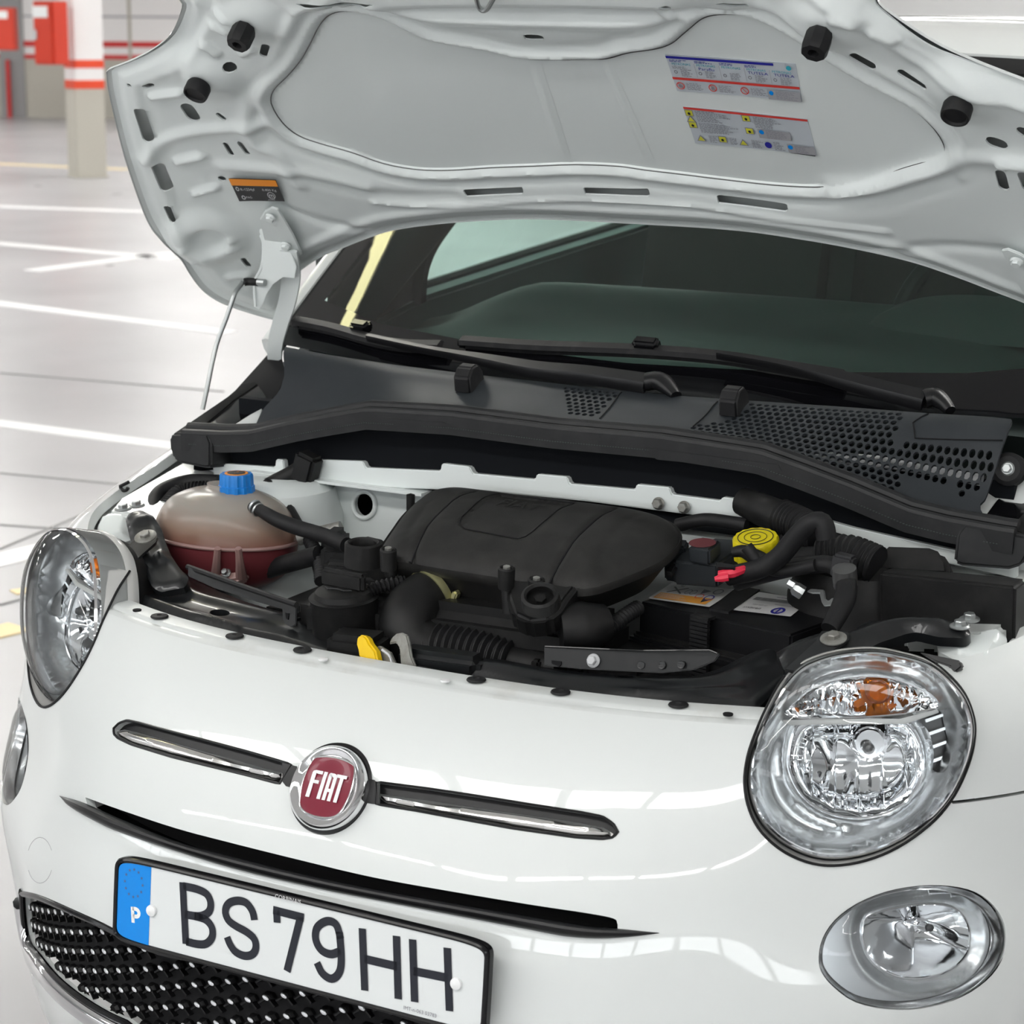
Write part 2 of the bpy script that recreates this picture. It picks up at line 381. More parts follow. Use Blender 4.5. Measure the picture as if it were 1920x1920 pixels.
# front wall behind the photographer: parapet, lintel and a long band of daylight windows
V, F = boxvf((-10, YW0-.1, 1.02), (70, .2, 2.04), w=0); mk('wall_front', V, F, 'wall_white', smooth=0, kind='structure')
V, F = boxvf((-10, YW0-.1, HC-.14), (70, .2, .28), w=0); mk('wall_front', V, F, 'wall_white', smooth=0, kind='structure')
for i in range(24):
    x = -32+i*1.9
    V, F = boxvf((x+.9, YW0-.1, 2.45), (1.7, .04, .8), w=0); mk('window_%d' % (i+1), V, F, 'daylight', smooth=0, kind='structure')
    V, F = boxvf((x+1.85, YW0-.08, 2.45), (.2, .2, .8), w=0); mk('trim_%d' % (60+i), V, F, 'wall_white', smooth=0, kind='structure')
# painted bay lines
def ground_line(name, a, b, wd, m, label):
    a = at(*a, z=0)[:2]; b = at(*b, z=0)[:2]; d = unit(b-a); n = np.array([-d[1], d[0]])*wd/2
    P = [(*(a-n), .004), (*(b-n), .004), (*(b+n), .004), (*(a+n), .004)]; V, F = prism(P, (0, 0, -.006), 0)
    return mk(name, V, F, m, smooth=0, kind='structure', label=label)
ground_line('trim_6', (-200, 1102), (330, 968), .12, 'paint_line', 'white bay line nearest the car, left of the headlamp')
ground_line('trim_7', (-150, 775), (420, 850), .10, 'paint_line', 'white bay line level with the windscreen wipers')
ground_line('trim_8', (-60, 562), (430, 625), .12, 'paint_line', 'white bay line level with the prop rod')
ground_line('trim_9', (-60, 452), (330, 486), .14, 'paint_line', 'white bay line below the pillar')
ground_line('trim_10', (60, 508), (330, 474), .14, 'paint_line', 'white slanting line meeting the bay line behind the bonnet')
ground_line('trim_11', (-60, 385), (300, 398), .16, 'paint_line', 'white bay line farthest from the car')
ground_line('trim_12', (-60, 1200), (38, 1176), .10, 'paint_yellow', 'faded yellow stroke beside the left headlamp')
ground_line('trim_13', (25, 1112), (60, 1107), .05, 'paint_yellow', 'small faded yellow mark by the white line')
ground_line('trim_14', (-60, 305), (240, 318), .2, 'paint_yellow', 'faded yellow line at the foot of the pillar')
for i, (a, b) in enumerate([((0, 888), (400, 925)), ((0, 1030), (300, 905)), ((0, 985), (230, 1000)), ((0, 700), (420, 735)), ((0, 1135), (100, 1108))]):
    ground_line('trim_%d' % (15+i), a, b, .008, 'joint', 'dark joint in the garage floor')
# pillar with red bands
pc = at(147, 334, z=0); pa = at(105, 328, z=0); px_ = unit(np.array([.97, .24, 0])); py_ = np.array([-px_[1], px_[0], 0])
pil = empty('pillar', pc); setp(pil, label='square garage pillar with two orange red bands, beige below and white above', cat='pillar')
pdir = rotz(math.radians(60)); WPL = .30
def pbox(name, z0, z1, s, m, **k):
    V, F = boxvf((0, 0, 0), (s, s, z1-z0), pdir, w=.006); off = pdir@np.array([.15, .15, 0]); V = V+np.array([off[0], off[1], (z0+z1)/2])
    return mk(name, V, F, m, pil, smooth=0, **k)
pbox('shaft', 0, .93, .30, 'wall_beige', label='beige lower shaft'); pbox('shaft', .93, HC, .30, 'wall_white', label='white upper shaft')
pbox('band', .86, .955, .308, 'band_orange'); pbox('band', 1.06, 1.15, .308, 'band_orange')
pbox('plinth', 0, .012, .34, 'wall_beige')
# hose cabinets
def cabinet(px, py, D, w_, h_, ang, label):
    d = ray(px, py); P = CAMP+d*D
    c = empty('hose_cabinet', P, label=label, cat='cabinet', group=None); R = rotz(ang)
    V, F = boxvf((0, 0, h_/2), (w_, .2, h_), R, .008); mk('cabinet_body', V, F, 'cab_red', c)
    V, F = boxvf(R@arr((0, -.105, h_/2)), (w_-.03, .015, h_-.04), R, .004); dr = mk('door', V, F, 'cab_red', c)
    V, F = boxvf(R@arr((-.02, -.118, h_*.83)), (w_*.75, .008, h_*.18), R, .003); mk('label_panel', V, F, 'white_plain', dr)
    V, F = boxvf(R@arr((-w_*.33, -.125, h_*.47)), (.035, .02, h_*.16), R, .006); mk('handle', V, F, 'label_grey', dr)
    return c
cabinet(98, 121, 21.45, .27, .60, math.radians(-4), 'red fire hose cabinet with a white label on the banded pillar')
cabinet(-6, 94, 33., .62, .62, math.radians(28), 'red cabinet with a round white mark on the far wall, cut by the frame')
# red pipe down the far wall
p = at(16, 108, z=0); b0 = onp(14, 112, (*(WB-WN*.1), 0), (*WN, 0)); V, F = tube([b0, (b0[0], b0[1], .0)], .035, 10); mk('fire_pipe', V, F, 'band_red', label='thin red pipe running down the far wall to the floor', category='pipe') if 0 else setp(mk('fire_pipe', V, F, 'band_red'), label='thin red pipe running down the far wall to the floor', cat='pipe')
# ceiling lights
def ceil_light(x, y, ang, L=1.25, wd=.16, m='tube_light', label='', grp=None):
    o = empty('ceiling_light', (x, y, HC), label=label, cat='lamp', group=grp)
    V, F = boxvf((0, 0, -.03), (L+.06, wd+.06, .06), rotz(ang), .005); mk('housing', V, F, 'fixture', o)
    V, F = boxvf((0, 0, -.065), (L, wd, .012), rotz(ang), 0); mk('diffuser', V, F, m, o, smooth=0)
    return o

# roller shutter on the far wall to the right of the car
sa = [((onp(px, 60, (*WB, 0), (*WN, 0))[:2]-WB)@WD) for px in (1560, 2050)]
sh_o = empty('roller_shutter', (*(WB+WD*sa[0]), 0)); setp(sh_o, label='white roller shutter on the far wall behind the bonnet', cat='shutter')
for i in range(24):
    z = .95+i*.09; p = [WB+WD*sa[0]-WN*.07, WB+WD*sa[1]-WN*.07, WB+WD*sa[1]-WN*.03, WB+WD*sa[0]-WN*.03]
    o0 = arr((*(WB+WD*sa[0]), 0)); V, F = prism([arr((*q, z))-o0 for q in p], (0, 0, .08), .006); mk('slat', V, F, 'white_plain', sh_o, smooth=0)
# ================================================================ the car: outer body
car = empty('car', (0, 0, 0), label='white small hatchback with its bonnet propped open, parked in the garage', cat='car')
class Surf:
    """smooth surface through a control grid, parametrised (a,b) in metres"""
    def __init__(s, G, ka, kb, na, nb, smooth=6):
        G = arr(G)                                     # rows x cols x 3
        ta = np.linspace(ka[0], ka[-1], na); tb = np.linspace(kb[0], kb[-1], nb)
        def interp(K, Y, T):                            # natural-ish cubic Hermite through non-uniform knots
            K = arr(K); d = np.diff(Y, axis=0)/np.diff(K)[:, None, None]; m = np.zeros_like(Y)
            h = np.diff(K); m[1:-1] = (h[1:, None, None]*d[:-1]+h[:-1, None, None]*d[1:])/(h[1:]+h[:-1])[:, None, None]; m[0] = d[0]*1.5-m[1]*.5; m[-1] = d[-1]*1.5-m[-2]*.5
            i = np.clip(np.searchsorted(K, T, 'right')-1, 0, len(K)-2); hh = h[i][:, None, None]; t = ((T-K[i])/h[i])[:, None, None]
            return (2*t**3-3*t*t+1)*Y[i]+(t**3-2*t*t+t)*hh*m[i]+(-2*t**3+3*t*t)*Y[i+1]+(t**3-t*t)*hh*m[i+1]
        D = interp(kb, G, tb); D = interp(ka, D.transpose(1, 0, 2), ta).transpose(1, 0, 2)
        for _ in range(smooth):
            D[1:-1] = .5*D[1:-1]+.25*(D[:-2]+D[2:]); D[:, 1:-1] = .5*D[:, 1:-1]+.25*(D[:, :-2]+D[:, 2:])
        s.D, s.ta, s.tb = D, ta, tb
        n = na; F = [(j*n+i, j*n+i+1, (j+1)*n+i+1, (j+1)*n+i) for j in range(nb-1) for i in range(na-1)]
        s.bvh = BVHTree.FromPolygons([Vector(v) for v in D.reshape(-1, 3)], F); s.na = na
    def ev(s, ab):
        ab = arr(ab).reshape(-1, 2); x = np.clip((ab[:, 0]-s.ta[0])/(s.ta[1]-s.ta[0]), 0, len(s.ta)-1.0001); y = np.clip((ab[:, 1]-s.tb[0])/(s.tb[1]-s.tb[0]), 0, len(s.tb)-1.0001)
        i = x.astype(int); j = y.astype(int); u = (x-i)[:, None]; v = (y-j)[:, None]; D = s.D
        return D[j, i]*(1-u)*(1-v)+D[j, i+1]*u*(1-v)+D[j+1, i]*(1-u)*v+D[j+1, i+1]*u*v
    def nrm(s, ab):
        ab = arr(ab).reshape(-1, 2); e = .004; dx = s.ev(ab+[e, 0])-s.ev(ab-[e, 0]); dy = s.ev(ab+[0, e])-s.ev(ab-[0, e]); n = np.cross(dx, dy)
        return n/np.linalg.norm(n, axis=1)[:, None]
    def inv(s, px):
        out = []
        for a, b in px:
            d = ray(a, b); h = s.bvh.ray_cast(Vector(CAMP), Vector(unit(d)), 20)
            if h[0] is None: out.append(out[-1] if out else (0, .6)); continue
            q = h[2]; i, j = q % (s.na-1), q//(s.na-1); ab = np.array([s.ta[i]+.5*(s.ta[1]-s.ta[0]), s.tb[j]+.5*(s.tb[1]-s.tb[0])]); P = np.array(h[0])
            for _ in range(4):
                e = 1e-3; p = s.ev(ab)[0]; J = np.stack([(s.ev(ab+[e, 0])[0]-p)/e, (s.ev(ab+[0, e])[0]-p)/e], 1); ab = ab+np.linalg.lstsq(J, P-p, rcond=None)[0]
            out.append(tuple(ab))
        return np.array(out)
# plan curves per height (y at fixed x), half width; mirrored
XC = [0, .12, .24, .36, .46, .57, .66, .73, .78, .805, .813, .813]
ROWS = [(.10, [.03, .03, .04, .06, .10, .17, .25, .34, .45, .6, .78, .98]),
 (.20, [-.030, -.028, -.018, .010, .055, .13, .215, .31, .435, .6, .78, .98]),
 (.28, [-.055, -.053, -.042, -.012, .038, .118, .205, .305, .43, .6, .78, .98]),
 (.36, [-.060, -.058, -.047, -.016, .036, .115, .20, .30, .43, .6, .78, .98]),
 (.44, [-.056, -.054, -.042, -.011, .041, .120, .203, .303, .43, .6, .78, .98]),
 (.50, [-.043, -.041, -.030, .002, .055, .134, .212, .308, .435, .6, .78, .98]),
 (.54, [-.030, -.028, -.017, .015, .066, .145, .22, .314, .44, .6, .78, .98]),
 (.585, [-.010, -.008, .004, .034, .083, .157, .229, .32, .443, .6, .78, .98]),
 (.63, [.015, .018, .029, .058, .104, .170, .238, .326, .447, .6, .78, .98]),
 (.675, [.045, .048, .059, .087, .130, .184, .248, .334, .452, .6, .78, .98]),
 (.71, [.075, .078, .089, .115, .155, .200, .262, .342, .458, .6, .78, .98]),
 (.73, [.097, .100, .110, .134, .170, .212, .272, .348, .462, .6, .78, .98]),
 (.742, [.117, .119, .128, .150, .182, .222, .280, .355, .466, .6, .78, .98])]
TOP1 = [(0, .16, .76), (.12, .16, .76), (.24, .17, .76), (.36, .19, .765), (.46, .215, .77), (.56, .245, .785), (.640, .305, .785), (.705, .385, .790), (.748, .485, .802), (.772, .61, .822), (.778, .78, .855), (.78, .98, .90)]
TOP2 = [(0, .18, .765), (.12, .18, .765), (.24, .19, .765), (.36, .21, .77), (.45, .235, .78), (.55, .268, .805), (.620, .328, .800), (.672, .40, .812), (.700, .49, .826), (.712, .62, .852), (.715, .78, .905), (.705, .98, .985)]
R0 = arr(ROWS[8][1]); KA = np.r_[0, np.cumsum(np.hypot(np.diff(XC), np.diff(R0)))]
KB = [r[0] for r in ROWS]+[.79, .83]
G = []
def bulge(z): return math.exp(-((z-.45)/.11)**2)
FUL = [0, 0, 0, 0, -.004, -.016, -.030, -.040, -.040, -.02, 0, 0]
for z, ys in ROWS: G.append([(x, y+f_*bulge(z), z) for x, y, f_ in zip(XC, ys, FUL)])
G += [TOP1, TOP2]; G = arr(G)
GF = np.concatenate([(G*[-1, 1, 1])[:, :0:-1], G], axis=1); KAF = np.r_[-KA[:0:-1], KA]
S = Surf(GF, KAF, KB, 420, 150)
def soff(ab, h): return S.ev(ab)+S.nrm(ab)*h       # normals of S point out of the car
if (S.nrm([(0, .6)])[0][1]) > 0: S.nrm0 = S.nrm; S.nrm = lambda ab: -S.nrm0(ab)
# outlines measured on the near (right-hand) side, then mirrored
LAMP = [(1535,1233),(1572,1223),(1611,1218),(1648,1218),(1681,1223),(1739,1239),(1780,1268),(1812,1306),(1828,1352),(1827,1393),(1815,1437),(1789,1490),(1751,1536),(1695,1577),(1637,1603),(1576,1615),(1523,1611),(1471,1589),(1430,1554),(1407,1513),(1398,1466),(1404,1417),(1421,1370),(1442,1326),(1468,1283),(1500,1250)]
LC = arr((.568, .212, .712)); LN = unit((math.sin(.42)*math.cos(.24), -math.cos(.42)*math.cos(.24), math.sin(.24)))
lamp3 = catmull([onp(a, b, LC, LN) for a, b in LAMP], 4, True)        # lamp outline in its own plane
lampab = S.inv([(a, b) for a, b in LAMP if b > 1262]); 
# lamp hole on the body surface: shoot along the lamp axis
def shoot(P, D):
    h = S.bvh.ray_cast(Vector(P-D*.5), Vector(D), 3)
    if h[0] is None: return None
    q = h[2]; i, j = q % (S.na-1), q//(S.na-1); ab = np.array([S.ta[i], S.tb[j]]); Q = np.array(h[0])
    for _ in range(4):
        e = 1e-3; p = S.ev(ab)[0]; J = np.stack([(S.ev(ab+[e, 0])[0]-p)/e, (S.ev(ab+[0, e])[0]-p)/e], 1); ab = ab+np.linalg.lstsq(J, Q-p, rcond=None)[0]
    return ab
cen = lamp3.mean(0)
def scale3(P, s_, c=None): c = P.mean(0) if c is None else c; return c+(P-c)*s_
hole = []
for p in scale3(lamp3, 1.012, cen):
    r_ = shoot(p, -LN)
    if r_ is not None: hole.append(r_)
hole = arr(hole)
FOG = [(1535,1795),(1542,1760),(1565,1725),(1605,1695),(1660,1672),(1720,1661),(1780,1661),(1830,1673),(1865,1700),(1884,1735),(1886,1775),(1870,1815),(1835,1850),(1785,1877),(1725,1892),(1665,1893),(1605,1880),(1562,1850),(1540,1822)]
fogab = catmull(S.inv(FOG), 3, True)
def am(ab): return arr(ab)*[-1, 1]
# slot, trims
SL_U = [(160,1495),(230,1520),(330,1553),(420,1577),(560,1612),(700,1645),(850,1672),(1000,1697),(1100,1712),(1150,1722),(1158,1733)]
SL_T = [(112,1492),(160,1506),(230,1537),(330,1577),(420,1602),(560,1637),(700,1667),(850,1694),(1000,1720),(1100,1736),(1158,1741),(1236,1749)]
SL_B = [(112,1493),(140,1517),(200,1550),(245,1568),(330,1596),(450,1632),(600,1667),(700,1687),(850,1716),(1000,1745),(1060,1756),(1120,1760),(1180,1757),(1236,1750)]
slotab = np.vstack([S.inv(catmull(SL_U, 4)), S.inv(catmull([(1158,1742),(1100,1745),(1000,1729),(850,1703),(700,1676),(560,1647),(420,1612),(330,1587),(230,1546),(165,1512)], 4))])
TR_OUT = [(706,1466),(800,1478),(900,1493),(1000,1509),(1090,1523),(1130,1531),(1150,1544),(1159,1560),(1150,1570),(1130,1573),(1080,1570),(960,1553),(850,1533),(780,1520),(706,1508)]
TR_CH = [(709,1487),(800,1500),(900,1515),(1000,1529),(1090,1543),(1130,1551),(1150,1562),(1147,1569),(1130,1571),(1080,1568),(960,1551),(850,1531),(780,1517),(722,1505),(712,1497)]
trab = S.inv(resample(TR_OUT, 8)); chab = S.inv(resample(TR_CH, 8))
BC = arr((0.0, .020, .6305)); BN = unit((0, -.84, .54))
bx_, by_, _ = basis(BN)
# lower grille opening (left edge seen; mirrored)
GR = [(520,1836),(400,1806),(300,1785),(235,1758),(180,1730),(120,1703),(70,1682),(40,1675),(28,1684),(33,1712),(48,1755),(72,1795),(105,1835),(150,1872),(200,1903),(235,1919)]
gab = S.inv(GR); gl = catmull(gab, 4)
gl = gl[gl[:, 0] < -.02]
gtop = gl[0]; gbot = gl[-1]
BT = [(gbot[0]*.86, gbot[1]-.012), (gbot[0]*.65, gbot[1]-.022), (gbot[0]*.4, gbot[1]-.028)]; gleft = np.vstack([gl, BT])
grille_ab = np.vstack([gleft, am(gleft)[::-1]])
sl = 0.684
# seam between bumper and wing (metres of z), lies at the lamp's outer side
A_L = hole[:, 0].max(); aend = KA[-1]-.001
zs = float(S.inv([(1792, 1507)])[0][1]); aseam = float(S.inv([(1792, 1507)])[0][0])
# bumper outline: bottom, right side up to seam, along seam to the lamp, lamp edge, nose top edge ...
ZT = .742
hc = hole.mean(0)
def lamp_cut(side):
    """the part of the lamp outline that bounds the bumper: from the seam at the outer side, under the lamp, up to the nose edge"""
    ang = np.arctan2(hole[:, 1]-hc[1], hole[:, 0]-hc[0]); o = np.argsort(-ang); H = hole[o]; ang = ang[o]
    a_s = math.atan2(zs-hc[1], aseam-hc[0]); k = []
    i0 = np.argmin(abs(ang-a_s)); H = np.roll(H, -i0, axis=0)
    for p in H:
        k.append(p)
        if len(k) > 10 and p[1] > ZT and p[0] < hc[0]: break
    k = arr(k); k[-1][1] = ZT; return k
cut = lamp_cut(1)
right = np.vstack([resample([(aend, .17), (aend, zs)], .02), resample([(aend, zs), (cut[0][0]+.004, zs)], .01)[1:], cut])
top = resample([(cut[-1][0], ZT), (-cut[-1][0], ZT)], .008)[1:-1]
left = am(right)[::-1]
bot = resample([(-aend, .17), (-.5, .135), (0, .13), (.5, .135), (aend, .17)], .02)[1:-1]
outl = np.vstack([right, top, left, bot])
badge_hole = S.inv([(628+74*math.cos(t), 1477+88*math.sin(t)) for t in np.arange(24)*2*PI/24])
d1 = S.inv([(690+0*i, y) for i, y in enumerate((1470, 1505))])
# trim recess + badge surround form one dark backing: cut holes only for trims
def mk_surf(name, outline, holes, m, parent, rimd=.012, sp=.0085, h=0, lines=(), dh=None, **k):
    V2, F = tri2d(outline, holes, sp, lines)
    V = S.ev(V2); N = S.nrm(V2)
    if h: V = V+N*h
    if dh is not None: V = V+N*dh(V2, V)[:, None]
    if rimd: V, F = rim(V, F, -N*rimd)
    return mk(name, V, F, m, parent, smooth=40, **k)
# the grille area: plate pocket is part of bumper; gentle character: hollow above plate
ring3 = []
bumper = mk_surf('front_bumper', outl, [fogab, am(fogab)[::-1], slotab, trab, am(trab)[::-1], grille_ab], 'paint', car)
# nose shelf: flange behind the nose edge, where rubbers sit
aa = np.linspace(-cut[-1][0]+.0, cut[-1][0], 120); P0 = S.ev(np.stack([aa, np.full(120, ZT)], 1))
NT = arr((0, 0, 1.)); pr_ = [(0, 0), (.004, .0035), (.010, .004), (.0125, .0075), (.016, .009), (.040, .010), (.042, .004)]
V = []; 
wdt = lambda x: 1-.0*abs(x)
for p in P0:
    dirn = unit((-.45*p[0]*abs(p[0])*0, 1, 0)); V += [p+dirn*a_+NT*b_ for a_, b_ in pr_]
n = len(pr_); F = [(i*n+k, (i+1)*n+k, (i+1)*n+k+1, i*n+k+1) for i in range(119) for k in range(n-1)]
mk('nose_flange', V, F, 'paint_dusty', car, smooth=50)
RUB = [(299,1157),(440,1194),(567,1220),(893,1276),(1051,1299),(1272,1323)]
FZ = .742+.0095
rub0 = None
for i, (a, b) in enumerate(RUB):
    P = at(a, b, z=FZ)
    if rub0 is None:
        bb = MB(); V, F = lathe([(.0008, .0022), (.002, .0016), (.0035, .0032), (.0108, .0026), (.0118, .001), (.0112, 0), (.002, -.0005)], (0, 0, 0), (0, 0, 1), 28); bb.add(V, F)
        rub0 = bb.build('rubber_buffer', 'rubber', car); rub0.location = P
    else: copyobj(rub0, loc=P, parent=car)
for a, b in [(257,1143),(606,1235),(835,1275),(1365,1338)]:
    P = at(a, b, z=FZ+.0004); V, F = lathe([(.0, .0006), (.0055, .0004), (.006, 0), (.0055, -.002)], P, (0, 0, 1), 16)
    mk('plug_hole', V, F, 'white_plain' if a in (606, 835) else 'void', car)
# wings
def wing(side):
    hi = []
    ang = np.arctan2(hole[:, 1]-hc[1], hole[:, 0]-hc[0]); o = np.argsort(ang); H = hole[o]; a_s = math.atan2(zs-hc[1], aseam-hc[0])
    i0 = np.argmin(abs(ang[o]-a_s)); H = np.roll(H, -i0, axis=0); k = []
    for p in H:
        if k and p[0] < hc[0]+.01: break
        k.append(p)
    k = arr(k); g = .0035
    o2 = np.vstack([resample([(k[0][0]+.004, zs+g), (aend, zs+g)], .012), resample([(aend, zs+g), (aend, .83)], .012)[1:], resample([(aend, .83), (max(k[-1][0], hc[0]+.03), .83)], .010)[1:], k[::-1][1:]])
    if side < 0: o2 = am(o2)[::-1]
    V2, F = tri2d(o2, [], .010); V = S.ev(V2); N = S.nrm(V2); V, F = rim(V, F, -N*.014)
    return mk('front_wing', V, F, 'paint', car, smooth=40)
wing(1); wing(-1)
# rear continuation of the wings / doors so the body does not stop in mid air
for sd in (-1, 1):
    Gd = [[(.813, .975, .17), (.815, 1.6, .17), (.80, 2.6, .2)], [(.813, .975, .45), (.82, 1.6, .45), (.80, 2.6, .45)], [(.813, .975, .742), (.815, 1.6, .76), (.79, 2.6, .80)], [(.775, .975, .91), (.77, 1.6, .93), (.74, 2.6, .97)], [(.703, .975, .984), (.70, 1.5, .975), (.68, 2.6, 1.0)]]
    Q = arr(Gd)*[sd, 1, 1]; rr = [catmull(r, 6) for r in Q]; cc = np.array([catmull([r[i] for r in rr], 6) for i in range(len(rr[0]))])
    m_, n_ = cc.shape[:2]; V = cc.reshape(-1, 3); F = [(i*n_+k, i*n_+k+1, (i+1)*n_+k+1, (i+1)*n_+k) for i in range(m_-1) for k in range(n_-1)]
    mk('side_panel', V, F, 'paint', car, smooth=50)
BC0 = BC.copy(); BC = BC+BN*.0075+bx_*.0052
# badge ----------------------------------------------------------
bd = MB(); V, F = lathe([(.0555, -.018), (.0555, .001), (.0545, .004), (.051, .005), (.046, .003)], BC0+by_*.002+bx_*.002, BN, 64); bd.add(V, F)
badge = bd.build('badge', 'satin_black', car, label='round maker emblem, red shield in a chrome ring with a black surround')
V, F = lathe([(.0490, -.004), (.0505, .006), (.0495, .0105), (.0465, .0135), (.0430, .0125), (.0395, .0095), (.036, .0085), (.0, .0085)], BC, BN, 72); mk('chrome_ring', V, F, 'chrome', badge)
def bp(x, y, h): return BC+bx_*x+by_*y+BN*h
SHP = [(-.030, .026), (-.022, .0325), (0, .0355), (.022, .0325), (.030, .026), (.0335, .0), (.029, -.024), (.019, -.0335), (0, -.0365), (-.019, -.0335), (-.029, -.024), (-.0335, 0)]
sh = catmull(SHP, 4, True); V2, F = tri2d(sh, [], .003); hh = .0098+.0022*sstep(-np.hypot(V2[:, 0]/.034, V2[:, 1]/.037), -1, -.2)
mk('red_shield', [bp(x, y, h_) for (x, y), h_ in zip(V2, hh)], F, 'red_plate', badge)
V, F = tube([bp(x, y, .0100) for x, y in sh], .0011, 6, closed=True); mk('shield_edge', V, F, 'chrome_soft', badge)
def letter(polys, name='letter', m='white_plain', parent=badge, f=None, hz=.0012):
    b_ = MB()
    for P in polys:
        top_ = [f(x, y, hz) for x, y in P]; bt = [f(x, y, 0) for x, y in P]; n = len(P)
        b_.add(top_+bt, [tuple(range(n))]+[(i, n+i, n+(i+1) % n, (i+1) % n) for i in range(n)])
    return b_.build(name, m, parent, smooth=0)
FB = lambda x, y, h: bp(x*.86, y*.86, .0110+.0007+h*.6)
t_, H_ = .0055, .019
def bar(x0, y0, x1, y1): return [(x0, y0), (x1, y0), (x1, y1), (x0, y1)]
letter([bar(-.0265, -H_, -.0205, H_-.004), [(-.0265, H_-.004), (-.0205, H_-.004), (-.0175, H_-.0045), (-.0105, H_-.0045), (-.0105, H_), (-.0215, H_), (-.0255, H_-.0015)], bar(-.0205, .001, -.0125, .0055)], f=FB)
letter([bar(-.0085, -H_, -.003, H_)], f=FB)
letter([bar(.000, -H_, .0052, H_-.002), bar(.0085, -H_, .0137, H_-.005), [(.0052, H_-.0045), (.0085, H_-.006), (.0137, H_-.005), (.0115, H_-.001), (.008, H_), (.002, H_), (.000, H_-.002), (.0052, H_-.006)], bar(.0052, -.007, .0085, -.0025)], f=FB)
letter([bar(.0125, H_-.0045, .0285, H_), bar(.0185, -H_, .024, H_-.0045)], f=FB)
# trims ----------------------------------------------------------
def trims(sd):
    tr, ch = (trab, chab) if sd > 0 else (am(trab)[::-1], am(chab)[::-1])
    V2, F = tri2d(scale3(tr, 1.006), [], .006); V = soff(V2, -.009); r_ = mk('trim_recess', V, F, 'satin_black', car, label='black recess around the chrome whisker')
    V2, F = tri2d(ch, [], .0035); dd = dist_poly(V2, ch, True); V = S.ev(V2)+S.nrm(V2)*(-.003+.0055*sstep(dd, 0, .0042))[:, None]
    V, F = rim(V, F, -S.nrm(V2)*.004); mk('chrome_bar', V, F, 'chrome_trim', r_)
    V, F = tube(soff(tr, .0004), .0016, 6, closed=True); mk('recess_edge', V, F, 'satin_black', r_)
trims(1); trims(-1)
# bridge behind the badge between the trims
q = S.inv([(530,1430),(560,1438),(700,1462),(712,1466),(712,1509),(700,1508),(560,1480),(530,1473)])
V2, F = tri2d(resample(q, .01, True), [], .01); mk('badge_bridge', soff(V2, .0012), F, 'satin_black', car)
# slot and its blade -----------------------------------------------
V2, F = tri2d(scale3(slotab, 1.004), [], .009); V = soff(V2, -.045); mk('air_slot', V, F, 'void', car)
Tt = S.inv(resample(catmull(SL_T, 6), 8)); Bb = S.inv(resample(catmull(SL_B, 6), 8))
m_ = 90; Tt = Tt[np.linspace(0, len(Tt)-1, m_).astype(int)]; Bb = Bb[np.linspace(0, len(Bb)-1, m_).astype(int)]
prof = [(0, .001), (.05, .010), (.2, .017), (.4, .0185), (.6, .017), (.8, .012), (.95, .006), (1, -.002), (.8, -.010), (.3, -.01)]
V = []
for i in range(m_):
    wv = np.linalg.norm(Tt[i]-Bb[i]); k = min(1, wv/.022)
    for t, h_ in prof: ab = Tt[i]*(1-t)+Bb[i]*t; V.append((S.ev(ab)+S.nrm(ab)*h_*k)[0])
n = len(prof); F = [(i*n+k, i*n+(k+1) % n, (i+1)*n+(k+1) % n, (i+1)*n+k) for i in range(m_-1) for k in range(n)]
mk('slot_blade', V, F, 'satin_black', car, label='long dark blade moulding under the air slot')
# round tow cover at the left
tc = S.inv([(75+24*math.cos(t), 1613+43*math.sin(t)) for t in np.arange(28)*2*PI/28]); V, F = tube(soff(np.vstack([tc[2:13]]), -.0002), .0006, 5); mk('tow_cover_seam', V, F, 'ink_dim', car)
V, F = tube(soff(np.vstack([tc[16:27]]), -.0002), .0006, 5); mk('tow_cover_seam', V, F, 'ink_dim', car)
# lower grille -----------------------------------------------------
V2, F = tri2d(grille_ab, [], .02); gb = mk('lower_grille', soff(V2, -.020), F, 'void', car, label='black lower grille with rows of silver studs')
V, F = tube(soff(grille_ab, -.001), .0045, 8, closed=True); mk('grille_frame', V, F, 'gloss_black', gb)
sm, bm_ = None, None; mesh_b = MB(); cnt = 0
px0, py0 = .0262, .0250
for j in range(-30, 40):
    for i in range(-40, 41):
        ab = np.array([i*.0262+j*.0035, .455+i*.0088-j*.0250])
        if not inpoly(ab[None], grille_ab)[0]: continue
        O = soff(ab, -.010)[0]; nn = S.nrm(ab)[0]; nn = unit(nn+arr((0, 0, .12))); x_, y_, z_ = basis(nn)
        V, F = lathe([(.0085, -.008), (.0085, -.003), (.0065, .000), (.0055, .001), (0, .001)], O, nn, 6, sx=1.05, sy=.7); mesh_b.add(V, F)
        for sg in (1, -1):                                # cross webs between bosses
            c_ = O+x_*px0*.25*sg-z_*.004+y_*-py0*.22; V, F = boxvf((0, 0, 0), (.013, .0022, .008), np.stack([unit(x_*sg*.8-y_*.6), unit(y_*.8+x_*.6*sg), z_], 1), 0); mesh_b.add(V+c_, F)
        if dist_poly(ab[None], grille_ab, True)[0] < .006: continue
        if sm is None:
            V, F = lathe([(.0046, 0), (.0048, .0008), (.0038, .0016), (0, .0019)], (0, 0, 0), (0, 0, 1), 14, sx=1.0, sy=.52); sm = mk('silver_stud', V, F, 'stud_grey', gb); s_ = sm
        else: s_ = copyobj(sm, parent=gb)
        rx = unit(x_*.93-y_*.36); s_.matrix_local = Matrix([[*(r)] for r in np.c_[np.stack([rx, np.cross(z_, rx), z_], 1), O+z_*.002]]+[[0, 0, 0, 1]]); cnt += 1
mesh_b.build('grille_mesh', 'grille_black', gb, smooth=20, kind='stuff')
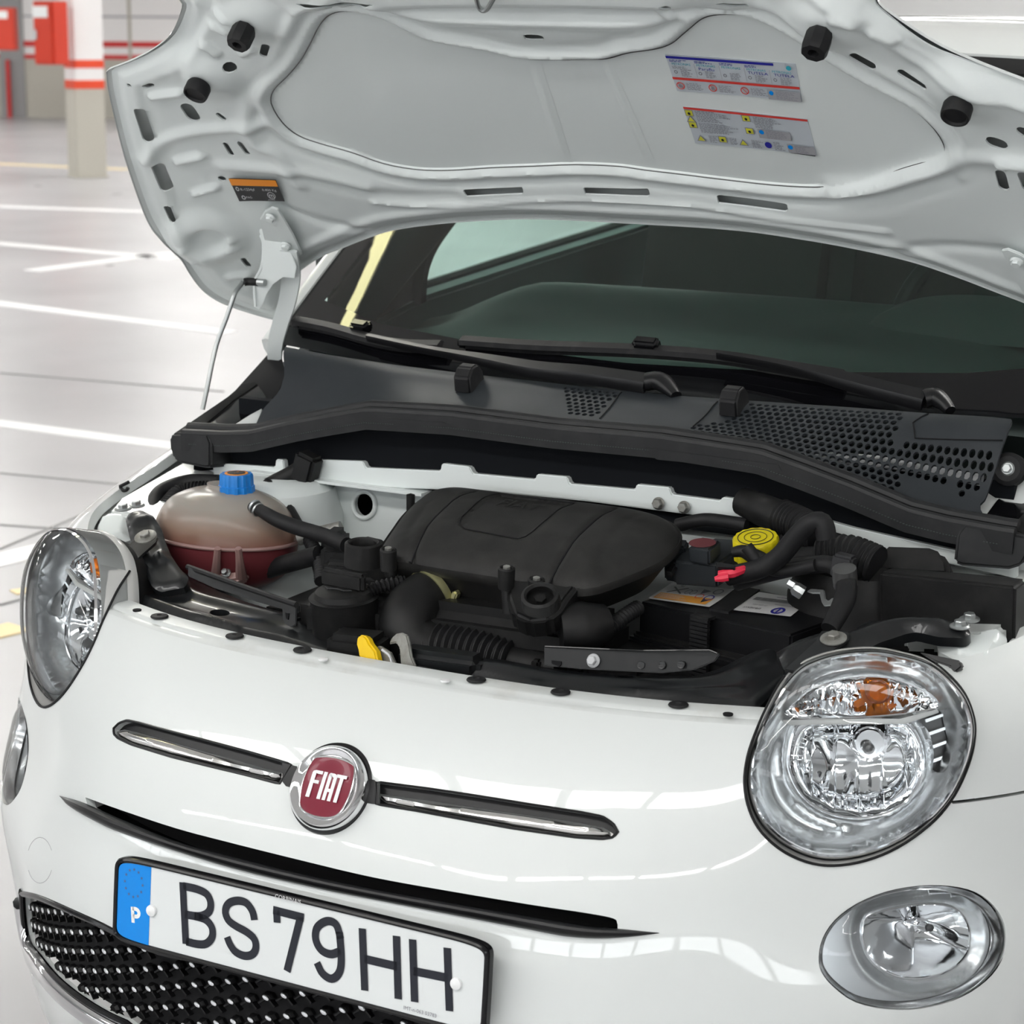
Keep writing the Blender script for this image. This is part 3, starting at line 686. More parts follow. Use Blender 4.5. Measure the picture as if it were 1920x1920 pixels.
# chrome strip under the grille (left end seen)
g_ = resample(np.vstack([gl, BT+[(0, gbot[1]-.031)]]), .012); i0 = int(np.argmin(g_[:, 0])); g_ = g_[max(i0-2, 0):]
for _ in range(6): g_[1:-1] = .5*g_[1:-1]+.25*(g_[:-2]+g_[2:])
g_ = np.vstack([g_, am(g_)[::-1][1:]]); tn = np.gradient(g_, axis=0); nn_ = np.stack([tn[:, 1], -tn[:, 0]], 1); nn_ /= np.linalg.norm(nn_, axis=1)[:, None]
if nn_[len(g_)//2][1] > 0: nn_ = -nn_
V = []; prof = [(.004, .000), (.006, .006), (.014, .009), (.026, .008), (.034, .003), (.036, -.004)]
for p, q in zip(g_, nn_):
    for o_, h_ in prof: ab = p+q*o_; V.append((S.ev(ab)+S.nrm(ab)*h_)[0])
n = len(prof); F = [(i*n+k, (i+1)*n+k, (i+1)*n+k+1, i*n+k+1) for i in range(len(g_)-1) for k in range(n-1)]; mk('chrome_surround', V, F, 'chrome', car, smooth=60)
# number plate -----------------------------------------------------
PN = unit((0, -1, .10)); P_TL = at(220, 1599, y=-.060); PNo = PN
pxx, pyy, _ = basis(PN)
def pl(a, b): q = onp(a, b, P_TL+PN*.004, PN)-P_TL; return np.array([q@pxx, q@pyy])
PWd = (onp(922, 1774, P_TL, PN)-P_TL)@pxx; PHt = -(onp(229, 1766, P_TL, PN)-P_TL)@pyy; print('plate', PWd, PHt)
def plp(x, y, h=0): return P_TL+pxx*x+pyy*y+PN*h
fr = ell((PWd/2, -PHt/2), PWd/2, PHt/2, 0, 64, e=14)
inn = ell((PWd/2, -PHt/2), PWd/2-.006, PHt/2-.006, 0, 64, e=14)
V2, F = tri2d(fr, [], .02); plate = mk('number_plate', *rim(np.array([plp(x, y, .002) for x, y in V2]), F, -PN*.008), 'gloss_black', car, label='number plate BS 79 HH in a black frame')
V, F = tube([plp(x, y, .003) for x, y in (fr+inn)/2], .0032, 8, closed=True); mk('plate_frame', V, F, 'gloss_black', plate)
V2, F = tri2d(inn, [], .02); mk('plate_face', [plp(x, y, .0035) for x, y in V2], F, 'plate_white', plate)
bw = pl(281, 1700)[0]; bl = np.array([p for p in inn if p[0] < bw]); bl = bl[np.argsort(np.arctan2(bl[:, 1]+PHt/2, bl[:, 0]-.025))]; bl = np.vstack([bl[bl[:, 1] < -PHt/2], [(bw, -PHt+.006), (bw, -.006)], bl[bl[:, 1] >= -PHt/2]]); a_ = np.arctan2(bl[:, 1]+PHt/2, bl[:, 0]-.022); bl = bl[np.argsort(a_)]
mk('country_band', [plp(x, y, .0039) for x, y in bl], [tuple(range(len(bl)))], 'plate_blue', plate)
zs5 = lambda L: [(x/3, 1320+y/3) for x, y in L]; zs6 = lambda L: [(480+x/2.3415, 1320+y/2.3415) for x, y in L]
CH = [('B', [zs5([(1028,1003),(1046,1350)]), zs5([(1032,1024),(1105,1040),(1162,1068),(1185,1115),(1178,1165),(1140,1190),(1095,1192),(1040,1182)]), zs5([(1095,1192),(1155,1212),(1192,1255),(1194,1310),(1160,1348),(1110,1350),(1048,1335)])]),
 ('S', [zs5([(1432,1215),(1420,1165),(1385,1118),(1335,1106),(1287,1122),(1268,1165),(1285,1215),(1330,1250),(1385,1280),(1430,1320),(1440,1370),(1420,1408),(1375,1416),(1325,1393),(1295,1352),(1278,1310)])]),
 ('7', [zs5([(1560,1230),(1556,1160)]), zs5([(1537,1158),(1710,1202)]), zs5([(1692,1195),(1615,1503)])]),
 ('9', [zs6([(372,1030),(352,968),(312,953),(270,980),(262,1030),(285,1078),(328,1098),(372,1085)]), zs6([(367,1000),(375,1120),(365,1180),(332,1206),(292,1182),(268,1135)])]),
 ('H', [zs6([(467,985),(478,1258)]), zs6([(617,1018),(625,1295)]), zs6([(475,1118),(620,1152)])]),
 ('H', [zs6([(688,1033),(697,1308)]), zs6([(840,1070),(850,1348)]), zs6([(692,1172),(845,1203)])])]
for nm, st in CH:
    b_ = MB()
    for s_ in st:
        P = arr([pl(a, b) for a, b in s_]); P = resample(catmull(P, 6), .003) if len(P) > 2 else P
        V2, F = stroke(P, .0098); b_.add([plp(x, y, .0044) for x, y in V2], F)
    b_.build('plate_character', 'ink_black', plate, smooth=0)
sc_ = pl(251, 1656)
for k in range(12):
    t = k*PI/6; c = sc_+np.array([.0135*math.sin(t), .0135*math.cos(t)*1.25]); P = [c+(.0024 if i % 2 == 0 else .001)*np.array([math.sin(i*PI/5), math.cos(i*PI/5)]) for i in range(10)]
    mk('star', [plp(x, y, .0043) for x, y in P], [tuple(range(10))], 'ink_star', plate, smooth=0)
def plate_text(s, a, b, size, m, h=.0046, w_=1.0):
    V2, F = textmesh(s, size); c = pl(a, b); mk('lettering', [plp(c[0]+x*w_, c[1]+y, h) for x, y in V2], F, m, plate, smooth=0)
b_ = MB()
for s_ in (zs5([(745,1140),(750,1230)]), zs5([(745,1150),(770,1155),(783,1175),(775,1195),(748,1192)])):
    P = arr([pl(a, b) for a, b in s_]); V2, F = stroke(resample(catmull(P, 5), .002) if len(P) > 2 else P, .0048); b_.add([plp(x, y, .0043) for x, y in V2], F)
b_.build('country_letter', 'white_plain', plate, smooth=0)
plate_text('CORBINAIS', 543, 1685, .0072, 'label_white', .0075); plate_text('IMT-n-063 03783', 788, 1897, .0062, 'ink_grey')
for a, b in ((285, 1707), (856, 1844)):
    c = pl(a, b); V, F = lathe([(.0072, 0), (.0066, .003), (.003, .0045), (0, .0048)], plp(*c, .004), PN, 24); mk('screw_cap', V, F, 'white_plain', plate)
# ================================================================ bonnet, seen from below
HO = arr((0, .725, 1.279)); HV = unit((0, -.749, .663)); HN = unit(np.cross(HV, (1, 0, 0)))
if HN[1] > 0: HN = -HN
def hb(x, v):
    ax = np.maximum(np.abs(x)-.58, 0); return .11*x*x+1.1*ax*ax+.12*np.maximum(v-.30, 0)**2
def h3(xv, n): xv = arr(xv).reshape(-1, 2); return HO+np.outer(xv[:, 0], (1, 0, 0))+np.outer(xv[:, 1], HV)+np.outer(hb(xv[:, 0], xv[:, 1])+n, HN) if np.isscalar(n) else HO+np.outer(xv[:, 0], (1, 0, 0))+np.outer(xv[:, 1], HV)+(hb(xv[:, 0], xv[:, 1])+n)[:, None]*HN
def hi(px, n=0.003):
    out = []
    for a, b in px:
        x = v = 0
        for _ in range(14):
            P = onp(a, b, HO+HN*(hb(x, v)+n), HN)-HO; x, v = P[0], P@HV
        out.append((x, v))
    return arr(out)
HL = [(340,-3),(346,20),(325,70),(290,100),(250,120),(205,137),(208,165),(215,200),(240,300),(275,420),(295,475),(310,505),(325,530),(345,545),(380,558),(420,572),(470,587),(515,600)]
Lp = hi(HL)
REAR = hi([(560,510),(600,487),(640,470),(690,450),(740,435),(820,424),(900,418),(1000,415)])
half = np.vstack([[(0, .49), (-.20, .485), (-.33, .475), (-.42, .455)], Lp, [(-.665, -.262), (-.632, -.205)], REAR[1:], [(0, -.0705)]])
# smooth except the pointed corners
def seg(i0, i1, n=5): return catmull(half[i0:i1], n)
n_l = 4
out_half = np.vstack([seg(0, n_l+6)[:-1], seg(n_l+5, n_l+18)[:-1], seg(n_l+17, len(half))])
out_half = out_half[(np.r_[True, np.linalg.norm(np.diff(out_half, axis=0), axis=1) > .002])]
out_half = out_half[1:-1]
HOUT = np.vstack([out_half, am(out_half)[::-1]]); HOUT = resample(HOUT, .008, True)
CEN = [(510,190),(515,165),(540,140),(565,110),(585,75),(600,45),(620,24),(650,17),(690,22),(730,35),(770,55),(810,72),(860,82),(920,92),(980,106),(1040,108),(1100,107),(1140,106),(1180,95),(1230,88),(1260,78),(1280,62),(1300,45),(1320,30),(1350,23),(1400,25),(1450,45),(1500,75),(1560,115),(1620,150),(1680,180),(1720,205),(1755,240),(1772,270),(1770,285),(1745,297),(1700,310),(1640,330),(1590,342),(1530,347),(1450,343),(1360,333),(1270,322),(1210,315),(1160,308),(1080,305),(1000,308),(920,311),(840,316),(780,314),(720,303),(660,282),(600,265),(560,250),(530,225)]
SKIN = -.009
cen = resample(hi(catmull(CEN, 3, True), SKIN), .007, True)
def S2(p, q, wd): a, b = hi([p, q]); return slot(a, b, wd)
def O2(c, rx, ry, ang=0, n=18): C_, = hi([c]); return ell(C_, rx, ry, ang, n)
LH = [((263,208),(279,255),.0085), ((352,203),(362,218),.0105), ((298,312),(313,348),.009), ((315,388),(325,407),.0055), ((423,271),(434,289),.0042), ((450,269),(463,287),.0042), ((457,487),(465,498),.0045), ((274,161),(283,158),.005), ((493,103),(498,86),.0055), ((410,215),(419,222),.0042)]
holes = []
for p, q, wd in LH: holes.append(S2(p, q, wd))
holes += [O2((243, 159), .0035, .0035), O2((416, 335), .0062, .0062), O2((432, 124), .0105, .0095, .4, 10)]
for p, q, wd in [((1876,326),(1882,350),.007), ((1918,330),(1926,352),.007), ((1603,102),(1634,120),.0062), ((1691,136),(1731,157),.0055), ((1862,266),(1876,270),.009), ((1918,247),(1925,252),.008)]: holes.append(S2(p, q, wd))
def quad(P): q = resample(hi(P), .004, True); return q
holes += [quad([(867,361),(874,370),(978,365),(981,362),(978,354),(868,359)]), quad([(1093,355),(1097,365),(1215,370),(1218,366),(1214,358),(1095,354)]), quad([(1342,373),(1346,383),(1472,399),(1477,396),(1474,388),(1346,372)]), quad([(980,67),(984,75),(992,77),(1016,77),(1020,74),(1018,69),(1010,66),(986,65)])]
holes += [quad([(1345,-2),(1372,6),(1408,8),(1400,1),(1360,-6)]), quad([(1240,1),(1248,6),(1262,6),(1263,2),(1255,-3)]), quad([(560,-5),(575,2),(625,6),(690,3),(705,-3),(640,-6)])]
keep = []
for h_ in holes:
    if np.all(inpoly(h_, HOUT)) : keep.append(h_)
holes = keep
cn_ = np.roll(cen, -1, 0)-np.roll(cen, 1, 0); cn_ = np.stack([-cn_[:, 1], cn_[:, 0]], 1); cn_ /= np.linalg.norm(cn_, axis=1)[:, None]
if not inpoly(cen[:1]+cn_[:1]*.003, cen)[0]: cn_ = -cn_
cen_in = cen+cn_*.0016
V2, F = tri2d(HOUT, holes, .0056, lines=[np.vstack([cen, cen[:1]]), np.vstack([cen_in, cen_in[:1]])]+[resample(np.vstack([cen-cn_*k_, cen[:1]-cn_[:1]*k_]), .006) for k_ in (.0085,)])
x, v = V2[:, 0], V2[:, 1]
dc = dist_poly(V2, cen, True); ins = inpoly(V2, cen); dc[ins & (dc > 1e-5)] *= -1
de = dist_poly(V2, HOUT, True)
h = np.where(dc < -.0005, SKIN, 0.)
h = np.where((dc >= -.0005), SKIN+.0030+.0060*sstep(dc, .0, .009)+.0030*np.exp(-((dc-.011)/.005)**2), h)       # rolled edge of the opening
h += np.where(dc > 0, -.005*np.exp(-((dc-.026)/.008)**2)+.003*sstep(dc, .032, .06), 0)
def ridge(P, wd, hh, closed=False):
    global h
    d = dist_poly(V2, hi(catmull(P, 4) if len(P) > 2 else P), closed); h = h+hh*np.exp(-(d/wd)**2)
def step(P, wd, hh):  # raised plateau edge drawn with a line
    ridge(P, wd, hh)
def bump(p, q, wd, hh):
    global h
    a, b = hi([p, q]); d = dist_poly(V2, [a, b]); h = h+hh*(1-sstep(d, wd*.25, wd))
def dome(c, r_, hh, fl=.35):
    global h
    C_, = hi([c]); d = np.linalg.norm(V2-C_, axis=1); h = h+hh*(1-sstep(d, r_*fl, r_))
def domex(xv, r_, hh, fl=.35):
    global h
    d = np.linalg.norm(V2-arr(xv), axis=1); h = h+hh*(1-sstep(d, r_*fl, r_))
# hem round the outer edge
h -= np.where(dc > .02, .007*(1-sstep(de, .006, .020)), 0); h += .004*np.exp(-((de-.034)/.008)**2)*(dc > .03)
# reinforcing beads
for P, wd, hh in [([(700,378),(760,384),(860,384),(1000,375),(1140,375),(1280,383),(1400,400),(1520,418),(1660,434)], .0042, .0042),
  ([(275,300),(300,268),(335,252),(380,243),(430,239),(490,236)], .0105, .008),
  ([(560,330),(640,350),(740,368),(850,372)], .012, -.004),
  ([(420,310),(520,318),(600,330),(690,352)], .012, .006), ([(1560,360),(1650,352),(1740,330),(1800,300),(1850,296),(1925,300)], .013, .007),
  ([(520,385),(600,415),(680,432)], .010, -.005), ([(1640,480),(1760,462),(1880,470)], .009, -.004),
  ([(560,345),(520,290),(480,270),(462,220),(490,160),(530,90),(560,20)], .011, .006),
  ([(1800,330),(1812,270),(1780,215),(1700,165),(1600,105),(1500,50),(1430,10)], .011, .005),
  ([(700,12),(800,30),(870,35),(1000,40),(1200,42),(1280,30)], .010, .008), ([(620,-10),(560,25),(540,60)], .012, .006),
  ([(1920,200),(1840,160),(1740,90),(1640,40),(1560,0)], .012, .006), ([(350,150),(340,100),(380,40),(400,0)], .012, -.006)]: ridge(P, wd, hh)
for p, q, wd, hh in [((288,178),(340,172),.009,.009), ((335,300),(378,291),.010,.009), ((368,360),(405,350),.009,.009), ((342,462),(350,460),.008,.005), ((355,490),(365,484),.008,.005), ((432,441),(442,440),.007,.005), ((432,458),(448,460),.007,.005), ((435,517),(465,514),.010,.006), ((408,20),(425,28),.009,.007), ((402,47),(425,58),.010,.008), ((385,82),(405,98),.010,.008), ((455,100),(472,92),.008,.006), ((1240,20),(1260,30),.008,.006), ((1570,20),(1600,30),.012,.008), ((1640,55),(1670,70),.012,.008), ((1880,300),(1925,302),.012,.008)]: bump(p, q, wd, hh)
STOPS = [(460,52,1.0,'hex'),(375,158,1.0,'round'),(1538,62,1.0,'hex'),(1798,195,1.0,'round')]
stop_l = [hi([(a, b)], .02)[0] for a, b, *_ in STOPS]
for s_ in stop_l: domex(s_, .062, .016, .2)
dome((385,445), .075, .014, .45); dome((395,445), .035, -.014, .5)
# front beam with the striker
h += .012*sstep(v, .372, .392)*(dc > .02)*(1-sstep(np.abs(x), .30, .36))
V = h3(V2, h); NV = vnorm(V, F); s_ = np.sign((NV@HN).mean()); 
V3, F3 = rim(V, F, -HN*.0025)
bonnet = mk('bonnet', V3, F3, 'paint_inner', car, smooth=60, label='raised bonnet, pressed steel underside towards the viewer')
# painted outer skin behind
ct = arr((0, .15)); sk = (HOUT-ct)*1.010+ct; V2s, Fs = tri2d(sk, [], .015); de = dist_poly(V2s, sk, True)
Vs = h3(V2s, -.006-.014*sstep(de, 0, .028)); Vs, Fs = rim(Vs, Fs, HN*.004); mk('outer_skin', Vs, Fs, 'paint', bonnet, smooth=40)
# dark tube drawn on the edge as the gap's shadow line round the centre panel
V, F = tube(h3(cen, SKIN+.0033), .0009, 5, closed=True); mk('gap_shade_line', V, F, 'bulb_grey', bonnet)
def crease(a, b, wd, hh, name):
    P = resample(hi([a, b], SKIN), .004); N_ = len(P); d = unit(P[-1]-P[0]); n_ = np.array([-d[1], d[0]]); V = []
    pr = [(-1, 0), (-.6, .25), (-.25, .85), (0, 1), (.25, .85), (.6, .25), (1, 0)]
    for i, p in enumerate(P):
        k = sstep(np.array(min(i, N_-1-i)/(N_*.16)), 0, 1)
        for t, hh_ in pr: V.append(h3(p+n_*t*wd, SKIN+.0003+hh*hh_*float(k))[0])
    m = len(pr); F = [(i*m+k, i*m+k+1, (i+1)*m+k+1, (i+1)*m+k) for i in range(N_-1) for k in range(m-1)]
    mk(name, V, F, 'paint_inner', bonnet, smooth=80)
crease((1000,112),(1062,303), .010, .0022, 'panel_crease'); crease((1135,112),(1222,310), .008, .0022, 'panel_crease')
# rubber stops
for (a, b, sc_, kd), xv in zip(STOPS, stop_l):
    B = h3([xv], .020)[0]; ax = unit(HN+arr((0, -.05, -.1))); b_ = MB()
    if kd == 'hex': V, F = lathe([(.0145, 0), (.0165, .006), (.0165, .024), (.0145, .030), (.007, .030), (.006, .020), (0, .020)], B, ax, 8)
    else: V, F = lathe([(.0155, 0), (.0175, .004), (.0175, .016), (.0165, .020), (.0145, .020), (.013, .017), (0, .017)], B, ax, 28)
    b_.add(V, F); b_.build('rubber_stop', 'rubber', bonnet, smooth=30)
# striker at the front edge
P = [onp(a, b, HO+HN*.045, HN) for a, b in [(893,-4),(897,12),(905,20),(914,16),(926,-4)]]; V, F = tube(resample(catmull(P, 5), .003), .0032, 8); mk('striker', V, F, 'zinc', bonnet)
V, F = slab([(872,-6),(942,-6),(938,4),(876,4)], HO+HN*.034, HN, .004); mk('striker_plate', V, F, 'paint_inner', bonnet)
# stickers ---------------------------------------------------------
def sticker(name, c4, W, H, m, n_, parent=bonnet, label=None):
    """c4: photograph corners TL,TR,BR,BL -> bilinear frame on the panel; returns mapper (u,v in 0..1)"""
    Q = hi(c4, n_)
    def f(u, v_, h=0.0):
        u = np.asarray(u, float); v_ = np.asarray(v_, float)
        q = (Q[0]*((1-u)*(1-v_))[..., None]+Q[1]*(u*(1-v_))[..., None]+Q[2]*(u*v_)[..., None]+Q[3]*((1-u)*v_)[..., None])
        return h3(q.reshape(-1, 2), n_+h)
    us, vs = np.meshgrid(np.linspace(0, 1, 9), np.linspace(0, 1, 5)); V = f(us.ravel(), vs.ravel(), .0006)
    F = [(j*9+i, j*9+i+1, (j+1)*9+i+1, (j+1)*9+i) for j in range(4) for i in range(8)]
    o = mk(name, *rim(V, F, -HN*.0005), m, parent, label=label); return o, f
def art(o, f, items, lay=.0012, name='print'):
    """flat print: items = (kind, material, ...) in sticker space; one mesh per material"""
    D = {}
    for ii_, it in enumerate(items):
        kd, m = it[0], it[1]; b_ = D.setdefault(m, MB()); L = lay+.00004*ii_
        if kd == 'r': u0, v0, u1, v1 = it[2:]; b_.add(f([u0, u1, u1, u0], [v0, v0, v1, v1], L), [(0, 1, 2, 3)])
        elif kd == 'p': P = arr(it[2]); b_.add(f(P[:, 0], P[:, 1], L), [tuple(range(len(P)))])
        elif kd == 'o': (cx, cy, rx, ry) = it[2:6]; P = ell((cx, cy), rx, ry, 0, 16); b_.add(f(P[:, 0], P[:, 1], L+.0001*(it[6] if len(it) > 6 else 0)), [tuple(range(16))])
        elif kd == 'ring': (cx, cy, rx, ry, k) = it[2:7]; P = ell((cx, cy), rx, ry, 0, 20); Q_ = ell((cx, cy), rx*k, ry*k, 0, 20); b_.add(np.vstack([f(P[:, 0], P[:, 1], L), f(Q_[:, 0], Q_[:, 1], L)]), [(i, (i+1) % 20, 20+(i+1) % 20, 20+i) for i in range(20)])
        elif kd == 't':
            s_, cx, cy, hx, hy = it[2:7]; V2_, F_ = textmesh(s_, 1.0)
            if len(V2_): b_.add(f(cx+V2_[:, 0]*hx, cy-V2_[:, 1]*hy, L+.0001), F_)
        elif kd == 'lines':
            u0, v0, u1, v1, n_ = it[2:7]
            for i in range(n_):
                vv = v0+(v1-v0)*(i+.15)/n_; ue = u0+(u1-u0)*(.55+.45*rng.random()); u = u0
                while u < ue:
                    wl = (.010+.022*rng.random()); b_.add(f([u, min(u+wl, ue), min(u+wl, ue), u], [vv, vv, vv+(v1-v0)/n_*.42, vv+(v1-v0)/n_*.42], L), [(0, 1, 2, 3)]); u += wl+.006
    for m, b_ in D.items(): b_.build(name, m, o, smooth=0, kind='stuff')
o, f = sticker('service_sticker', [(1247,101),(1492,119),(1504,190),(1270,170)], 1, 1, 'label_film', SKIN, label='fluids sticker with a blue bar and a red bar')
it = [('r', 'ink_navy', .0, .03, .83, .095), ('r', 'ink_red', .0, .60, 1.0, .665), ('lines', 'label_film', .13, .045, .70, .085, 1), ('lines', 'label_film', .28, .615, .72, .65, 1)]
for i in range(5):
    u = .02+i*.195; it += [('t', 'ink_teal', 'PETRONAS', u+.085, .235, .030, .085)]
    if i: it += [('r', 'ink_dim', u-.008, .20, u-.005, .56)]
    it += [('lines', 'ink_navy', u, .12, u+.14, .19, 2)] if i < 4 else []
    it += [('lines', 'ink_grey', u+.065, .37, u+.16, .57, 6), ('ring', 'ink_grey', u+.025, .45, .014, .045, .6)]
it += [('t', 'ink_navy', 'Paraflu', .30, .315, .046, .105), ('t', 'ink_navy', 'TUTELA', .70, .315, .044, .10), ('t', 'ink_navy', 'TUTELA', .90, .315, .044, .10), ('lines', 'ink_grey', .03, .28, .155, .35, 3), ('o', 'ink_teal', .945, .105, .020, .06)]
for u in (.05, .31, .565): it += [('ring', 'ink_red', u, .81, .033, .10, .78), ('lines', 'ink_grey', u+.05, .72, u+.19, .92, 6), ('p', 'ink_red', [(u-.02, .74), (u-.015, .73), (u+.022, .87), (u+.017, .88)])]
it += [('o', 'ink_grey', .05, .81, .014, .045), ('o', 'ink_grey', .31, .81, .012, .04), ('r', 'ink_dim', .745, .72, 1.0, .98), ('o', 'plate_blue', .775, .80, .018, .06, 2), ('lines', 'ink_grey', .81, .74, .99, .96, 7)]
art(o, f, it)
o, f = sticker('warning_sticker', [(1281,199),(1514,223),(1532,291),(1304,268)], 1, 1, 'label_film', SKIN, label='warning sticker with yellow symbols under a red bar')
it = [('r', 'ink_red', 0, .0, 1.0, .055), ('lines', 'label_film', .25, .012, .72, .045, 1), ('p', 'ink_black', [(.78, .985), (.995, .985), (.985, 1.02), (.79, 1.0)])]
for u, v_ in ((.035, .15), (.035, .47), (.50, .15), (.50, .49), (.25, .80)): it += [('r', 'ink_grey', u-.034, v_-.085, u+.034, v_+.085), ('r', 'ink_yellow', u-.028, v_-.07, u+.028, v_+.07), ('o', 'ink_black', u, v_+.01, .011, .035, 5)]
for u, v_ in ((.035, .31), (.07, .82), (.42, .83)): it += [('p', 'ink_grey', [(u, v_-.10), (u+.04, v_+.08), (u-.04, v_+.08)]), ('p', 'ink_yellow', [(u, v_-.06), (u+.028, v_+.06), (u-.028, v_+.06)])]
for u, v_, u1, v1, n_ in ((.09, .06, .37, .36, 7), (.09, .38, .46, .66, 8), (.56, .07, .80, .38, 8), (.14, .72, .22, .92, 6), (.31, .72, .39, .92, 6), (.49, .72, .60, .95, 6), (.67, .72, .76, .95, 6)): it += [('lines', 'ink_grey', u, v_, u1, v1, n_)]
it += [('r', 'ink_dim', .57, .40, .83, .64), ('r', 'ink_dim', .78, .74, 1.0, .97), ('o', 'plate_blue', .60, .47, .020, .06, 2), ('o', 'ink_navy', .625, .82, .028, .085, 1), ('o', 'plate_blue', .805, .81, .020, .06, 2), ('lines', 'ink_grey', .635, .41, .83, .63, 6), ('lines', 'ink_grey', .84, .75, .99, .96, 6)]
art(o, f, it)
NB = .004
o, f = sticker('refrigerant_sticker', [(429,334),(517,337),(534,377),(449,377)], 1, 1, 'label_black', .009, label='black and orange sticker in the left corner of the bonnet')
art(o, f, [('r', 'orange', 0, 0, 1, .29), ('p', 'label_black', [(.17, .05), (.23, .25), (.11, .25)]), ('p', 'label_black', [(.50, .04), (.55, .16), (.52, .26), (.47, .26), (.45, .16)]), ('p', 'label_black', [(.82, .05), (.88, .25), (.76, .25)]),
  ('t', 'label_grey', 'R-1234yf', .30, .47, .085, .16), ('t', 'label_grey', '0.400 Kg', .77, .47, .085, .15), ('ring', 'label_grey', .09, .44, .035, .09, .6), ('ring', 'label_grey', .14, .82, .04, .09, .6), ('t', 'label_grey', 'PAG', .26, .82, .07, .13), ('t', 'label_grey', 'm', .77, .72, .15, .36), ('ring', 'label_grey', .77, .72, .085, .16, .85), ('lines', 'label_grey', .66, .9, .9, .94, 1)])
# hinges and prop rod ----------------------------------------------
HP = h3([hi([(508, 407)])[0]], .016)[0]
def hinge(side):
    m_ = (lambda V: V) if side < 0 else mir
    # left hinge: plate bolted to the bonnet plus a curved arm going down to the wing
    PL = [(487,412),(497,396),(509,390),(521,393),(528,404),(549,440),(562,468),(566,478),(558,482),(556,496),(520,520),(500,470),(493,440)]
    V, F = slab(PL, HP, unit(HN+arr((0.10 if side < 0 else .1, 0, 0))), .004, .001); b_ = MB(); b_.add(m_(V), F if side < 0 else [t[::-1] for t in F])
    hg = b_.build('hinge', 'paint_inner', car, label='%s bonnet hinge bolted to the underside' % ('left' if side < 0 else 'right'))
    # curved arm, flat blade standing on edge
    ARM = [(541,470),(546,510),(540,560),(525,610),(516,650),(516,685),(521,712),(527,722)]
    ys = np.linspace(.765, .90, len(ARM)); P = arr([at(a, b, y=y) for (a, b), y in zip(ARM, ys)]); P = resample(catmull(P, 6), .008)
    wds = np.interp(np.linspace(0, 1, len(P)), [0, .15, .4, .7, .9, 1], [.0135, .0155, .0135, .0125, .010, .0045])
    prf = [(-1, -.0025), (-1, .0025), (-.7, .004), (.7, .004), (1, .0025), (1, -.0025)]
    T = np.gradient(P, axis=0); T /= np.linalg.norm(T, axis=1)[:, None]; fw = unit((.30, -1, .1)); Sd = np.cross(T, fw); Sd /= np.linalg.norm(Sd, axis=1)[:, None]; Nn = np.cross(Sd, T)
    V = np.array([[P[i]+Sd[i]*wds[i]*a_+Nn[i]*-c_ for a_, c_ in prf] for i in range(len(P))]).reshape(-1, 3); n = 6
    F = [(i*n+k, i*n+(k+1) % n, (i+1)*n+(k+1) % n, (i+1)*n+k) for i in range(len(P)-1) for k in range(n)]+[tuple(range(n))[::-1], tuple((len(P)-1)*n+k for k in range(n))]
    b_ = MB(); b_.add(m_(V), F)
    # second web of the hinge: down to the prop-rod eye
    WB_ = [(488,415),(505,430),(545,472),(556,500),(552,522),(530,520),(512,533),(501,550),(494,570),(486,581),(479,577),(476,545),(478,527),(488,507),(493,480),(492,455),(486,435)]
    V, F = slab(WB_, at(485, 530, y=.76), unit((.25, -1, -.2)), .003, .0008); b_.add(m_(V), F)
    if side < 0: b_.add(*tube([at(a, b, y=.758) for a, b in catmull([(485,428),(488,440),(493,455),(493,480),(489,505),(478,525),(477,545),(479,575)], 5)], .0022, 6))
    b_.build('hinge_arm', 'paint_inner', hg, smooth=40)
    for a, b in ((508, 407), (537, 460)):
        q = onp(a, b, HP+HN*.001, HN); q = q if side < 0 else mir(q); add_hexbolt('bolt', q, HN, hg, 'paint_inner', r=.0065, flange=.0085, h=.006)
    return hg
hinge(-1); hinge(1)
RD = [(455,530),(447,540),(440,551),(425,595),(408,640),(398,680),(390,720),(380,768)]
ys = np.interp(np.linspace(0, 1, len(RD)), [0, 1], [.748, .66]); P = [at(a, b, y=y) for (a, b), y in zip(RD, ys)]
V, F = tube(resample(catmull(P, 6), .006), .0036, 10); rod = mk('prop_rod', V, F, 'zinc', car, label='thin steel prop rod holding the bonnet')
P = [at(a, b, y=y) for (a, b), y in zip([(458,529),(466,528),(484,529)], (.75, .755, .76))]; V, F = tube(resample(P, .003), .0062, 12); mk('rod_sleeve', V, F, 'rubber', rod)
P = [at(a, b, y=.758) for a, b in ((484, 529), (497, 530))]; V, F = tube(P, .0055, 10); mk('rod_pin', V, F, 'zinc', rod)
# ================================================================ scuttle, windscreen, cabin
XS = [-.66, -.55, -.45, -.36, -.26, -.16, 0, .16, .26, .36, .45, .55, .66]
ZS_X = [0, .16, .26, .30, .36, .42, .50, .55, .62, .66]; ZS_Z = [.980, .983, .979, .977, .963, .948, .925, .919, .915, .914]
def zseal(x): return np.interp(abs(x), ZS_X, ZS_Z)
G = [[(x, .578, zseal(x)-.012) for x in XS], [(x, .615, zseal(x)*.62+1.0*.38-.006) for x in XS], [(x, .664, (1.0+.03*x*x)) for x in XS], [(x, .676, 1.0065+.04*x*x) for x in XS], [(x, .712, 1.012+.045*x*x) for x in XS]]
CW = Surf(G, XS, [0, .045, .10, .115, .150], 200, 60, smooth=2)
COWL = [(535,650),(620,666),(740,684),(870,700),(1000,714),(1150,731),(1300,744),(1450,754),(1600,764),(1730,774),(1850,781),(1900,786),(1893,800),(1880,835),(1866,880),(1848,935),(1835,948)]
cl = CW.inv(resample(COWL, 9)); cr = CW.inv([(478,799),(492,768),(507,752),(525,732),(533,705)])
